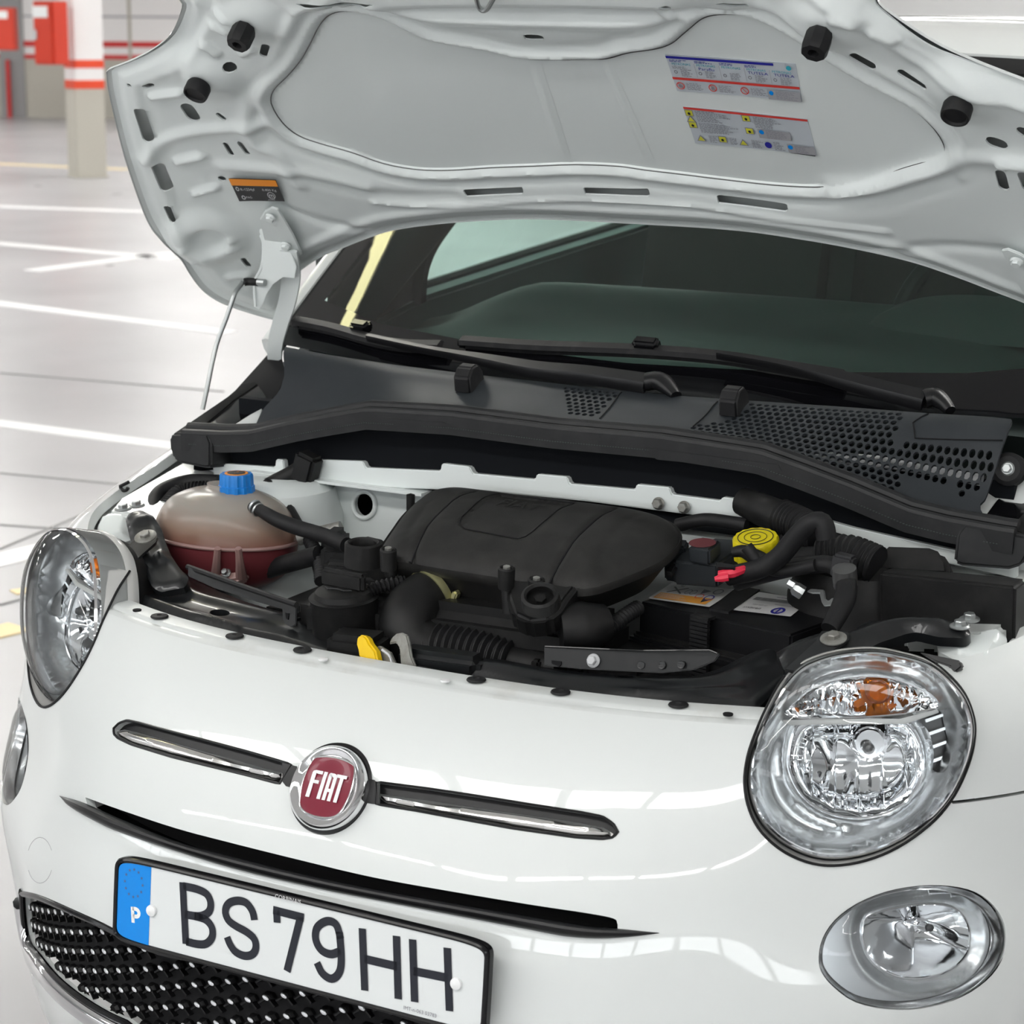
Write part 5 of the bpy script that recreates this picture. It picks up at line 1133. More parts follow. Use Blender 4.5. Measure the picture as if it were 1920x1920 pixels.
# ---- oil cap and neck
P = at(645, 1118, y=.25); V, F = lathe([(.043, -.11), (.043, -.006), (.045, 0), (.038, .001), (.036, .008), (.033, .010), (.0, .012)], P, (0, -.1, 1), 32); oc = mk('oil_filler_neck', V, F, 'plastic_black', car, label='black oil filler cap with an upright grip')
V, F = boxvf(P+arr((-.003, .004, .020)), (.070, .012, .024), rotz(-.1), .004, 3); mk('cap_grip', V, F, 'plastic_black', oc)
V, F = tube(stroke2 := [P+arr((x, y, .0125)) for x, y in ((-.02, -.012), (-.012, -.018), (.0, -.014), (.012, -.018), (.02, -.012))], .0012, 6); mk('oil_symbol', V, F, 'rubber_seal', oc)
V, F = hose([at(640, 1185, y=.22), at(668, 1140, y=.24), at(700, 1105, y=.27), at(760, 1090, y=.30)], .008, 12, rib=.0012, pitch=.006); mk('cable_sleeve', V, F, 'rubber', car)
V, F = boxvf((-.13, .30, .72), (.16, .10, .14), rotz(.2), .015, 3); mk('coil_housing', V, F, 'plastic_black', car)
V, F = hose([at(600, 1080, y=.40), at(585, 1030, y=.44), at(560, 985, y=.47), at(530, 935, y=.50), at(500, 905, y=.52)], .0075, 10); mk('cable', V, F, 'rubber', car)
V, F = hose([at(602, 1090, y=.36), at(598, 1050, y=.40), at(580, 1010, y=.43)], .0085, 10, rib=.001, pitch=.006); mk('cable_sleeve', V, F, 'rubber', car)
for c_, s_ in (((-.24, .40, .80), (.05, .04, .04)), ((-.27, .43, .815), (.03, .05, .03)), ((-.20, .36, .79), (.06, .05, .05)), ((-.17, .34, .775), (.08, .05, .06))): V, F = boxvf(c_, s_, rotz(.3), .008, 3); mk('connector', V, F, 'plastic_black', car)
V, F = hose([at(560, 1010, y=.45), at(600, 1000, y=.46), at(640, 990, y=.47)], .010, 12); mk('coolant_pipe', V, F, 'zinc_old', car)
# ---- coolant tank
TC = at(424, 1003, y=.44); b_ = MB(); tank_stain(TC[2])
pr_ = [(0, -.074), (.040, -.072), (.078, -.060), (.103, -.035), (.112, -.004), (.112, .004), (.104, .028), (.085, .050), (.055, .063), (.030, .068), (.028, .074)]
pp = catmull(pr_, 4); V, F = lathe([(max(a, 0), b) for a, b in pp if b >= -.0005], TC, (0, 0, 1), 48, sx=1.0, sy=.72); tank = mk('coolant_tank', V, F, 'tank', car, label='round translucent coolant tank, red at the bottom', smooth=60)
V, F = lathe([(max(a, 0), b) for a, b in pp if b <= .0005]+[(.0, .0)], TC, (0, 0, 1), 48, sx=1.0, sy=.72); mk('coolant', V, F, 'coolant', tank, smooth=60)
V, F = tube([TC+arr((.1145*math.cos(t), .1145*.72*math.sin(t), .0)) for t in np.arange(48)*2*PI/48], .0028, 8, closed=True); mk('seam', V, F, 'tank_rib', tank)
for a, b, a1, b1 in ((408, 1028, 404, 1085), (447, 1028, 452, 1080)):
    V, F = hose([at(a, b, y=.353), at((a+a1)/2, (b+b1)/2, y=.362), at(a1, b1, y=.378)], [.0045, .006, .008], 8); mk('tank_rib', V, F, 'tank_rib', tank)
V, F = slab([(402,1070),(455,1068),(456,1082),(440,1090),(415,1092),(402,1086)], at(425, 1080, y=.372), (0, -1, .6), .02, .004, 3); fo = mk('tank_foot', V, F, 'tank_rib', tank); add_hexbolt('bolt', at(425, 1075, y=.372), (0, -.8, .6), fo, r=.005, flange=.007)
V, F = lathe([(.012, 0), (.012, .004), (.006, .006), (0, .004)], at(325, 1027, y=.40), (-.2, -1, .2), 16); mk('tank_lug', V, F, 'tank_rib', tank)
V, F = lathe([(.05, -.03), (.05, 0), (.04, .02), (0, .03)], TC+arr((-.06, .06, .02)), (0, 0, 1), 24); mk('tank_neck_bulge', V, F, 'tank', tank)
CP = at(444, 928, y=.44)+arr((0, 0, -.006)); b_ = MB(); th = np.arange(72)*2*PI/72; rr = np.array([.0250+(.0008 if k % 6 < 3 else -.0007) for k in range(72)])
lv = [(0, .98), (.003, 1.0), (.020, .99), (.0205, .93), (.034, .91), (.037, .86)]
V = np.array([[CP+arr((rr[k]*s_*math.cos(th[k]), rr[k]*s_*math.sin(th[k]), z_)) for k in range(72)] for z_, s_ in lv]).reshape(-1, 3); F = [(j*72+k, j*72+(k+1) % 72, (j+1)*72+(k+1) % 72, (j+1)*72+k) for j in range(5) for k in range(72)]+[tuple(range(72))[::-1], tuple(5*72+k for k in range(72))]
cap = mk('blue_cap', V, F, 'blue_cap', tank, smooth=30, label='blue screw cap')
V, F = lathe([(.0165, 0), (.0165, .0008), (0, .0008)], CP+arr((0, 0, .037)), (0, 0, 1), 28); mk('cap_symbol', V, F, 'orange', cap); V, F = lathe([(.0128, .0), (.0128, .0012), (0, .0012)], CP+arr((0, 0, .037)), (0, 0, 1), 28); mk('cap_disc', V, F, 'label_black', cap)
V, F = textmesh('!', .016); mk('cap_mark', [CP+arr((x, y, .0386)) for x, y in V], F, 'orange', cap, smooth=0)
V, F = hose([at(472, 950, y=.40), at(490, 958, y=.392), at(520, 975, y=.385), at(560, 990, y=.385), at(610, 1005, y=.38), at(650, 1022, y=.36)], [.007, .0095, .0105, .0105, .0105, .0105], 16); hs = mk('overflow_hose', V, F, 'rubber', car, label='black hose from the tank across to the engine')
for k, (a, b) in enumerate(((478, 950), (484, 956))): V, F = lathe([(.0095, -.002), (.0105, 0), (.0095, .002)], at(a, b, y=.395), (1, -.3, -.3), 16); mk('hose_clip', V, F, 'zinc', hs)
V, F = hose([at(285, 960, y=.46), at(300, 925, y=.50), at(350, 905, y=.54), at(410, 905, y=.55)], .012, 14); mk('wing_hose', V, F, 'rubber', car)
V, F = hose([at(310, 950, y=.48), at(340, 922, y=.52), at(400, 915, y=.54)], .011, 14, rib=.0014, pitch=.0055); mk('ribbed_sleeve', V, F, 'rubber', car)
V, F = hose([at(470, 925, y=.50), at(510, 905, y=.535), at(545, 890, y=.55), at(580, 870, y=.565)], [.009, .010, .0125, .013], 14); mk('wiring_duct', V, F, 'plastic_black', car)
V, F = boxvf(at(575, 878, y=.555), (.035, .03, .045), roty(.3), .005); mk('duct_clamp', V, F, 'plastic_black', car)
V, F = hose([at(600, 1040, y=.40), at(520, 1062, y=.42), at(440, 1090, y=.43)], .013, 12); mk('lower_hose', V, F, 'rubber', car)
# clip at the left rail
P = at(233, 925, y=.50); V, F = tube([P+arr((.008*math.cos(t), 0, .008*math.sin(t)+.012)) for t in np.linspace(-.9*PI, -.1*PI, 9)][::-1]+[P+arr((.009, 0, .018))], .0028, 6); mk('rail_clip', V, F, 'plastic_black', car)
# ---- radiator crossmember: black pressed steel
def pxy(L, z=None): return [at(a, b, z=z) for a, b in L]
def sheet(px, P0, N, name, m, bumps=(), holes=(), lines=(), sp=.0042, thick=.014, edge=.006, parent=car, **k):
    N = unit(N); x_, y_, _ = basis(N, (1, 0, 0)) ; P0 = arr(P0)
    f2 = lambda L: arr([((onp(a, b, P0, N)-P0)@x_, (onp(a, b, P0, N)-P0)@y_) for a, b in L])
    o_ = resample(f2(px), .006, True); hs_ = [f2(h_) for h_ in holes]; V2, F = tri2d(o_, hs_, sp); d = dist_poly(V2, o_, True); h = -edge*(1-sstep(d, 0, .009))
    for pts, wd, hh in bumps:
        h = h+hh*np.exp(-(dist_poly(V2, f2(catmull(pts, 6) if len(pts) > 2 else pts))/(wd*.75))**2)
    V = P0+np.outer(V2[:, 0], x_)+np.outer(V2[:, 1], y_)+np.outer(h, N); V, F = rim(V, F, -N*thick); return mk(name, V, F, m, parent, smooth=45, **k)
def hpx(c, rx, ry, ang=0, n=18): return ell(c, rx, ry, ang, n)
CL = [(322,1060),(350,1068),(375,1085),(425,1108),(470,1125),(520,1140),(555,1148),(556,1168),(600,1172),(668,1190),(670,1205),(640,1232),(600,1222),(520,1196),(440,1180),(380,1162),(345,1158),(300,1140),(265,1128),(250,1110),(240,1085),(250,1070),(285,1062)]
cm = sheet(CL, (-.3, .19, .741), (0, -.12, 1), 'crossmember', 'steel_black', [([(330,1090),(370,1118),(450,1140),(520,1158),(560,1172)], .014, .007), ([(270,1120),(340,1145),(400,1162),(440,1176)], .008, .004)], [hpx((412, 1149), 19, 6, .05)], label='black pressed steel crossmember behind the nose')
V, F = slab([(352,1062),(560,1134),(558,1150),(480,1128),(400,1102),(352,1080)], (-.3, .262, .775), (0, -1, .35), .004, .001); mk('crossmember_lip', V, F, 'steel_black', cm)
V, F = tube(pxy([(352, 1063), (400, 1080), (450, 1098), (520, 1122), (556, 1134)], .792), .004, 8); mk('rubber_lip', V, F, 'rubber', cm)
V, F = slab([(528,1134),(556,1138),(555,1172),(545,1176),(534,1170),(530,1160)], (-.19, .235, .77), (0, -1, .35), .004, .001); mk('slotted_tab', V, F, 'steel_black', cm)
V, F = slab([(534,1148),(541,1150),(540,1162),(536,1160)], (-.19, .2335, .77), (0, -1, .35), .001, 0); mk('slot', V, F, 'void', cm)
CRt = [(785,1222),(860,1226),(950,1232),(1015,1245),(1100,1256),(1200,1262),(1300,1262),(1340,1250),(1375,1232),(1420,1212),(1470,1196),(1510,1186),(1560,1178),(1562,1190),(1540,1215),(1510,1245),(1470,1275),(1440,1300),(1420,1320),(1395,1322),(1330,1312),(1250,1306),(1160,1300),(1070,1290),(1000,1284),(950,1272),(890,1262),(820,1262),(770,1258),(765,1240)]
sheet(CRt, (.25, .17, .741), (0, -.15, 1), 'crossmember', 'steel_black', [([(790,1245),(900,1250),(1000,1262),(1100,1278),(1300,1282),(1380,1262),(1450,1225),(1540,1195)], .016, .007), ([(960,1278),(1080,1292),(1250,1298),(1380,1292)], .008, .003)], [hpx((1172, 1274), 24, 7, .03)])
V, F = slab([(1020,1212),(1025,1210),(1200,1219),(1330,1218),(1338,1222),(1350,1226),(1340,1240),(1300,1256),(1240,1262),(1100,1255),(1020,1248)], (.25, .235, .775), (0, -1, .35), .005, .001); lp = mk('support_rail', V, F, 'steel_black', cm)
V, F = tube([at(a, b, y=.234) for a, b in ((1022,1212),(1200,1220),(1330,1219),(1345,1225))], .0011, 6); mk('rail_edge', V, F, 'steel_black', lp)
V, F = slab([(1034,1238),(1052,1240),(1052,1246),(1048,1250),(1034,1244)], (.25, .2335, .775), (0, -1, .35), .001, 0); mk('slot', V, F, 'void', lp)
add_hexbolt('bolt', at(1113, 1239, y=.232), (0, -1, .35), lp, 'label_grey', r=.006, flange=.0085)
for a, b in ((1091,1240),(1136,1243),(1202,1247),(1241,1247),(1277,1246)): V, F = lathe([(.0048, 0), (.0048, .0006), (.0035, .0002), (0, .0002)], at(a, b, y=.2335), (0, -1, .35), 14); mk('dimple', V, F, 'steel_black', lp)
# brackets joining the crossmember to the wings
LB = [(233,968),(240,955),(262,950),(285,962),(300,985),(304,1000),(318,1035),(335,1060),(352,1078),(345,1095),(300,1104),(285,1100),(278,1085),(262,1060),(250,1030),(240,1000)]
lb = sheet(LB, at(273, 1020, y=.32), unit((.05, -.55, 1)), 'wing_bracket', 'steel_black', [([(262,975),(275,972)], .012, .005), ([(300,1040),(305,1050)], .008, .006), ([(265,1040),(278,1075),(285,1098)], .010, .006)], sp=.005, thick=.010)
V, F = slab([(240,1022),(262,1003),(285,998),(296,1006),(292,1018),(250,1055),(238,1060)], at(268, 1020, y=.302), (.05, -.5, 1), .004, .001); lt = mk('lamp_tab', V, F, 'steel_black', lb)
add_hexbolt('bolt', at(273, 1007, y=.30), (.05, -.45, 1), lt, 'zinc_old', r=.0075, flange=.0155)
RB = [(1455,1215),(1490,1195),(1530,1182),(1560,1178),(1600,1178),(1610,1165),(1625,1158),(1700,1156),(1770,1158),(1800,1160),(1815,1170),(1820,1180),(1808,1188),(1760,1186),(1720,1178),(1700,1180),(1650,1196),(1620,1212),(1600,1212),(1585,1218),(1540,1222),(1500,1240),(1470,1250)]
rbk = sheet(RB, at(1562, 1197, y=.32), unit((0, -.25, 1)), 'wing_bracket', 'steel_black', [([(1600,1195),(1680,1170),(1760,1170)], .012, .007), ([(1480,1225),(1540,1200)], .012, .006)], sp=.005, thick=.012)
V, F = slab([(1540,1182),(1590,1184),(1592,1198),(1575,1212),(1500,1260),(1470,1255),(1530,1200)], at(1562, 1197, y=.305), (0, -.3, 1), .004, .001); lt = mk('lamp_tab', V, F, 'steel_black', rbk)
add_hexbolt('bolt', at(1563, 1198, y=.303), (0, -.3, 1), lt, 'zinc_old', r=.0075, flange=.0155)
for a, b in ((1800, 1175), (1818, 1162)): add_hexbolt('bolt', at(a, b, z=.832), (0, -.1, 1), rbk, r=.007, flange=.012)
for a, b in ((231, 955), (256, 949)): add_hexbolt('bolt', at(a, b, z=.832), (0, -.1, 1), lb, r=.007, flange=.012)
# white rail ends at both wings
RW = [(1762,1190),(1800,1186),(1830,1178),(1870,1170),(1880,1172),(1888,1182),(1884,1195),(1868,1215),(1862,1236),(1840,1236),(1790,1222),(1758,1205),(1755,1195)]
sheet(RW, at(1810, 1195, y=.40), unit((0, -.35, 1)), 'rail_end', 'paint_inner', [], [hpx((1831, 1187), 9, 3.5)], sp=.005, thick=.02, edge=.012)
LW = [(175,985),(185,965),(205,955),(232,955),(245,965),(236,990),(242,1000),(205,1012),(180,1010),(172,1000)]
sheet(LW, at(210, 985, y=.38), unit((0, -.55, 1)), 'rail_end', 'paint_inner', [], [], sp=.005, thick=.02, edge=.012)
# flange of the right wing inside the crest
FL = [(1905,1180),(1925,1170),(1925,1225),(1870,1262),(1818,1300),(1812,1290),(1800,1262),(1790,1240),(1806,1232),(1862,1238),(1885,1215)]
sheet(FL, at(1862, 1240, x=.665), unit((.1, -.3, 1)), 'wing_flange', 'paint_dusty', [([(1815,1288),(1925,1212)], .006, -.004)], [], sp=.006, thick=.01, edge=.001)
V, F = slab([(1800,1262),(1812,1258),(1826,1284),(1818,1300),(1808,1292)], at(1812, 1280, y=.335), (0, -1, .3), .01, .001); mk('lamp_clip', V, F, 'steel_black', car)
V, F = slab([(1722,1222),(1800,1238),(1805,1250),(1790,1262),(1780,1250),(1750,1240)], at(1760, 1240, y=.33), (0, -1, .5), .01, .002); mk('lamp_clip', V, F, 'steel_black', car)
# ---- bonnet latch with the yellow lever
LT = at(720, 1225, y=.175)
V, F = slab([(668,1196),(672,1191),(681,1190),(688,1197),(692,1206),(703,1220),(707,1238),(706,1252),(690,1251),(684,1243),(672,1232),(670,1218),(667,1208)], at(688, 1220, y=.165), (-.2, -1, .3), .012, .003, 3); lv = mk('latch_lever', V, F, 'yellow', car, label='yellow bonnet release lever')
V, F = slab([(703,1214),(712,1210),(730,1222),(738,1240),(750,1262),(745,1268),(722,1256),(706,1250),(708,1235)], at(720, 1240, y=.172), (-.2, -1, .4), .006, .001); la = mk('bonnet_latch', V, F, 'zinc_old', car, label='grey metal bonnet latch beside the yellow lever')
V, F = slab([(733,1196),(742,1188),(752,1186),(762,1190),(766,1205),(770,1230),(778,1250),(768,1262),(752,1262),(750,1240),(748,1215),(742,1205),(728,1208)], at(750, 1225, y=.178), (-.3, -1, .3), .005, .0015); mk('latch_hook', V, F, 'zinc_old', la)
V, F = slab([(748,1222),(760,1222),(792,1230),(790,1250),(776,1262),(740,1258)], at(760, 1240, y=.19), (0, -1, .5), .02, .002); mk('latch_plate', V, F, 'steel_black', la)
V, F = tube(catmull([at(716, 1218, y=.166), at(730, 1230, y=.165), at(738, 1252, y=.165), at(752, 1262, y=.168)], 5), .0016, 6); mk('latch_spring', V, F, 'label_grey', la)
V, F = boxvf(at(672, 1222, y=.20), (.07, .05, .05), rotz(.2), .008); mk('latch_housing', V, F, 'plastic_black', la)
V, F = boxvf(at(830, 1245, y=.20), (.11, .04, .035), rotz(.1), .010, 3); mk('latch_cover', V, F, 'steel_black', cm)
# ---- battery
BZ = .800; q = [at(a, b, z=BZ) for a, b in ((1198, 1128), (1484, 1190), (1542, 1130), (1258, 1078))]
b0, b1 = q[0], q[1]; ax = unit(b1-b0); ay = np.cross((0, 0, 1), ax); Lb = np.linalg.norm(b1-b0); Wb = abs((q[2]-q[1])@ay)
def bt(u, v, z=0): return b0+ax*u+ay*v+arr((0, 0, z))
def bbox(u0, v0, z0, u1, v1, z1, name, m, parent, w_=.003, **k):
    V, F = prism([bt(u0, v0, z1), bt(u1, v0, z1), bt(u1, v1, z1), bt(u0, v1, z1)], (0, 0, z0-z1), w_); return mk(name, V, F, m, parent, **k)
bat = bbox(0, 0, -.045, Lb, Wb, 0, 'battery', 'satin_black', car, label='black car battery with two white labels and a strap')
bbox(-.006, -.006, -.17, Lb+.006, Wb, -.038, 'battery_case', 'plastic_black', bat, .004)
bbox(-.010, -.012, -.055, Lb+.010, Wb, -.044, 'case_ledge', 'satin_black', bat, .003)
def b2(px, z=.0): 
    out = []
    for a, b in px: p = at(a, b, z=BZ+z)-b0; out.append((p@ax, p@ay))
    return arr(out)
# strap over the battery
sq = b2([(1330,1141),(1366,1147),(1425,1105),(1385,1098)], .003); V, F = prism([bt(u, v, .003) for u, v in sq], (0, 0, -.003), 0); st = mk('battery_strap', V, F, 'rubber', bat, smooth=0, label='ribbed black strap')
u0, u1 = sq[0][0], sq[1][0]; V, F = prism([bt(u0, -.016, .003), bt(u1, -.016, .003), bt(u1, 0, .003), bt(u0, 0, .003)], (0, 0, -.004), 0); mk('strap_fold', V, F, 'rubber', st, smooth=0)
b_ = MB(); nn_ = 22
for i in range(nn_): z = .0-i*.0052; V, F = prism([bt(u0, -.0175, z), bt(u1, -.0175, z), bt(u1, -.0175, z-.0034), bt(u0, -.0175, z-.0034)], ay*.006, 0); b_.add(V, F)
V, F = prism([bt(u0+.001, -.014, .0), bt(u1-.001, -.014, 0), bt(u1-.001, -.014, -.12), bt(u0+.001, -.014, -.12)], ay*.003, 0); b_.add(V, F)
b_.build('strap_ribs', 'rubber', st, smooth=0)
def flat(name, c4, z, m, parent):
    Q = b2(c4, z); me = mk(name, [bt(u, v, z) for u, v in Q], [(0, 1, 2, 3)], m, parent, smooth=0)
    def f(u, v, h=0):
        u = np.asarray(u, float); v = np.asarray(v, float); q_ = Q[0]*((1-u)*(1-v))[..., None]+Q[1]*(u*(1-v))[..., None]+Q[2]*(u*v)[..., None]+Q[3]*((1-u)*v)[..., None]
        return np.array([bt(a, b, z+h*.4) for a, b in q_.reshape(-1, 2)])
    return me, f
o, f = flat('battery_label', [(1261,1092),(1381,1105),(1330,1138),(1214,1122)], .0012, 'label_white', bat)
def T(s_, u, v, hx, hy): return ('t', s_, u, v, hx, hy)
art(o, f, [('r', 'label_orange', .06, .62, .90, .93), ('t', 'ink_black', 'Pb', .22, .14, -.07, -.16), ('p', 'ink_black', [(.12, .25), (.14, .22), (.36, .55), (.34, .58)]), ('p', 'ink_black', [(.34, .22), (.36, .25), (.14, .58), (.12, .55)]), ('ring', 'ink_grey', .42, .42, .045, .13, .8), ('ring', 'ink_grey', .50, .42, .045, .13, .8), ('p', 'ink_grey', [(.58, .20), (.72, .26), (.62, .46)]), ('ring', 'ink_grey', .82, .25, .07, .14, .75), ('ring', 'ink_red', .66, .58, .06, .12, .8), ('ring', 'ink_navy', .82, .60, .07, .14, .75), ('lines', 'label_white', .08, .66, .70, .90, 4), ('p', 'ink_black', [(.76, .70), (.86, .74), (.80, .88)])])
o, f = flat('battery_label', [(1423,1110),(1522,1124),(1482,1156),(1368,1143)], .0012, 'label_white', bat)
it = [('t', 'ink_black', 'EFB-HEAVY', .28, .80, -.060, -.115), ('t', 'ink_grey', '12V 60Ah 600A', .34, .63, -.040, -.085), ('lines', 'ink_grey', .42, .12, .80, .20, 1), ('ring', 'ink_navy', .72, .80, .11, .17, .62), ('r', 'ink_navy', .705, .68, .735, .92), ('lines', 'ink_grey', .55, .5, .95, .56, 1)]
u = .1
while u < .9: w_ = .004+.006*rng.random(); it.append(('r', 'ink_black', u, .26, u+w_, .42)); u += w_+.006
art(o, f, it)
# battery terminal
P = at(1505, 1112, y=.43); V, F = lathe([(.009, 0), (.009, .010), (.006, .014), (0, .014)], P, (-.8, -.3, .5), 8); tm = mk('battery_terminal', V, F, 'zinc', bat, label='bare metal battery clamp'); V, F = lathe([(.006, 0), (.006, .018), (0, .018)], P+arr((-.002, 0, .004)), (-.9, .1, .3), 6); mk('terminal_nut', V, F, 'zinc', tm)
V, F = slab([(1512,1108),(1520,1103),(1545,1105),(1548,1122),(1553,1126),(1560,1120),(1568,1122),(1563,1134),(1545,1136),(1540,1128),(1536,1112),(1522,1112)], at(1540, 1118, y=.42), (-.2, -.6, .8), .003, .001); mk('terminal_link', V, F, 'zinc', tm)
V, F = hose([at(1583, 1070, y=.42), at(1587, 1095, y=.405), at(1585, 1120, y=.39), at(1572, 1150, y=.37), at(1555, 1180, y=.35)], [.010, .013, .013, .012, .011], 14); cb = mk('battery_cable', V, F, 'rubber', car); V, F = boxvf(at(1582, 1062, y=.43), (.026, .02, .03), roty(.1), .003); mk('cable_clamp', V, F, 'label_black', cb); V, F = lathe([(.0145, -.012), (.015, 0), (.0145, .012)], at(1584, 1082, y=.41), (0, -.3, 1), 16); mk('cable_sleeve', V, F, 'bulb_grey', cb)
# ---- fuse box with red cables
def pb(px, z, dep, name, m, parent, N=(0, -.12, 1), w_=.003, **k):
    V, F = slab(px, (0, .45, z), N, dep, w_, 3); return mk(name, V, F, m, parent, **k)
fb = pb([(1262,1052),(1345,1058),(1400,1020),(1388,1012),(1340,1008),(1280,1030)], .850, .032, 'fuse_box', 'plastic_grey', car, label='black fuse box with a faint red disc on its lid')
t_ = pb([(1290,1024),(1330,1031),(1352,1012),(1315,1006)], .872, .022, 'fuse_lid', 'plastic_grey', fb); 
c_ = onp(1317, 1018, (0, .45, .8725), (0, -.12, 1)); V, F = lathe([(.017, 0), (.017, .0006), (0, .0006)], c_, (0, -.12, 1), 28); mk('red_disc', V, F, 'dull_red', t_)
pb([(1243,1020),(1285,1026),(1292,1012),(1255,1008)], .858, .05, 'side_module', 'plastic_grey', fb); pb([(1245,1072),(1262,1074),(1275,1050),(1262,1045)], .845, .008, 'mount_tab', 'plastic_black', fb)
V, F = slab([(1340,1052),(1378,1058),(1378,1066),(1345,1064)], at(1360, 1058, y=.40), (0, -.5, 1), .004, .001); mk('cover_flap', V, F, 'satin_black', fb)
V, F = hose([at(1348, 1078, y=.395), at(1375, 1074, y=.40), at(1400, 1066, y=.415), at(1420, 1063, y=.42)], [.0055, .0065, .005, .003], 8); rw = mk('red_cable', V, F, 'red_wire', fb, label='red taped cable')
V, F = hose([at(1340, 1086, y=.385), at(1358, 1083, y=.39), at(1366, 1082, y=.392)], [.003, .0055, .005], 8); mk('red_cable', V, F, 'red_wire', fb)
b_ = MB()
for px_l, y_, r_ in [([(1365,1080),(1420,1068),(1460,1045),(1490,1010),(1515,985),(1535,978),(1545,985),(1550,1010)], .42, .0125), ([(1380,1092),(1440,1075),(1500,1062),(1550,1058),(1575,1068)], .44, .011), ([(1395,1045),(1430,1052),(1480,1048),(1540,1045),(1580,1050)], .47, .014), ([(1470,1015),(1500,1010),(1560,1015),(1600,1030)], .52, .012), ([(1270,985),(1320,975),(1370,980),(1400,985)], .54, .009), ([(1400,1025),(1430,1060),(1470,1070),(1530,1060)], .43, .008)]:
    V, F = hose([at(a, b, y=y_) for a, b in px_l], r_, 14); mk('wiring_loom', V, F, 'rubber', car)
# black tape lump over the yellow cap
V, F = hose([at(1372, 1036, y=.43), at(1395, 1034, y=.435), at(1425, 1050, y=.435), at(1450, 1062, y=.44)], [.006, .009, .011, .009], 14); mk('loom_tape', V, F, 'plastic_black', car)
P = at(1417, 1014, y=.475); th = np.arange(60)*2*PI/60; lv = [(-.022, 1.0), (.0, 1.0), (.003, .985), (.005, .94)]
V = np.array([[P+arr(((.0285+(.0007 if k % 4 < 2 else -.0005))*s_*math.cos(th[k]), (.0285+(.0007 if k % 4 < 2 else -.0005))*s_*math.sin(th[k]), z_)) for k in range(60)] for z_, s_ in lv]).reshape(-1, 3); V = (V-P)@rotx(.25).T+P; F = [(j*60+k, j*60+(k+1) % 60, (j+1)*60+(k+1) % 60, (j+1)*60+k) for j in range(3) for k in range(60)]+[tuple(range(60))[::-1], tuple(3*60+k for k in range(60))]
yc = mk('brake_fluid_cap', V, F, 'yellow_cap', car, smooth=30, label='yellow brake fluid cap half hidden by the wiring')
for rr_ in (.006, .014, .022):
    Q = np.array([P+rotx(.25)@arr((rr_*math.cos(t), rr_*math.sin(t), .0056)) for t in np.arange(40)*2*PI/40]); V, F = tube(Q, .0004 if rr_ < .02 else .0006, 5, closed=True); mk('cap_print', V, F, 'ink_black', yc)
V, F = hose([at(1392, 940, y=.56), at(1420, 952, y=.55), at(1460, 968, y=.535), at(1500, 984, y=.52), at(1530, 998, y=.505)], [.018, .021, .021, .020, .019], 20); mk('bulkhead_gaiter', V, F, 'plastic_black', car)
V, F = hose([at(1465, 968, y=.53), at(1505, 986, y=.515), at(1540, 1010, y=.49)], .0215, 20, rib=.0014, pitch=.006); mk('ribbed_gaiter', V, F, 'rubber', car)
V, F = hose([at(1540, 1045, y=.48), at(1590, 1040, y=.48), at(1645, 1060, y=.475)], .024, 18, rib=.0012, pitch=.007); mk('air_duct', V, F, 'rubber', car)
# ---- control unit box on the right
V, F = slab([(1640,1032),(1655,1020),(1740,1023),(1765,1032),(1778,1052),(1782,1080),(1640,1072)], at(1710, 1050, y=.50), (0, -1, .9), .06, .010, 4); mk('intake_box', V, F, 'plastic_black', car)
eq = [at(a, b, y=y) for a, b, y in ((1648,1072,.44),(1905,1100,.44),(1925,1085,.50),(1675,1062,.50))]
V, F = prism(eq, (0, .01, -.10), .004, 3); mk('control_unit_box', V, F, 'plastic_black', car, label='plain black box beside the right wing')

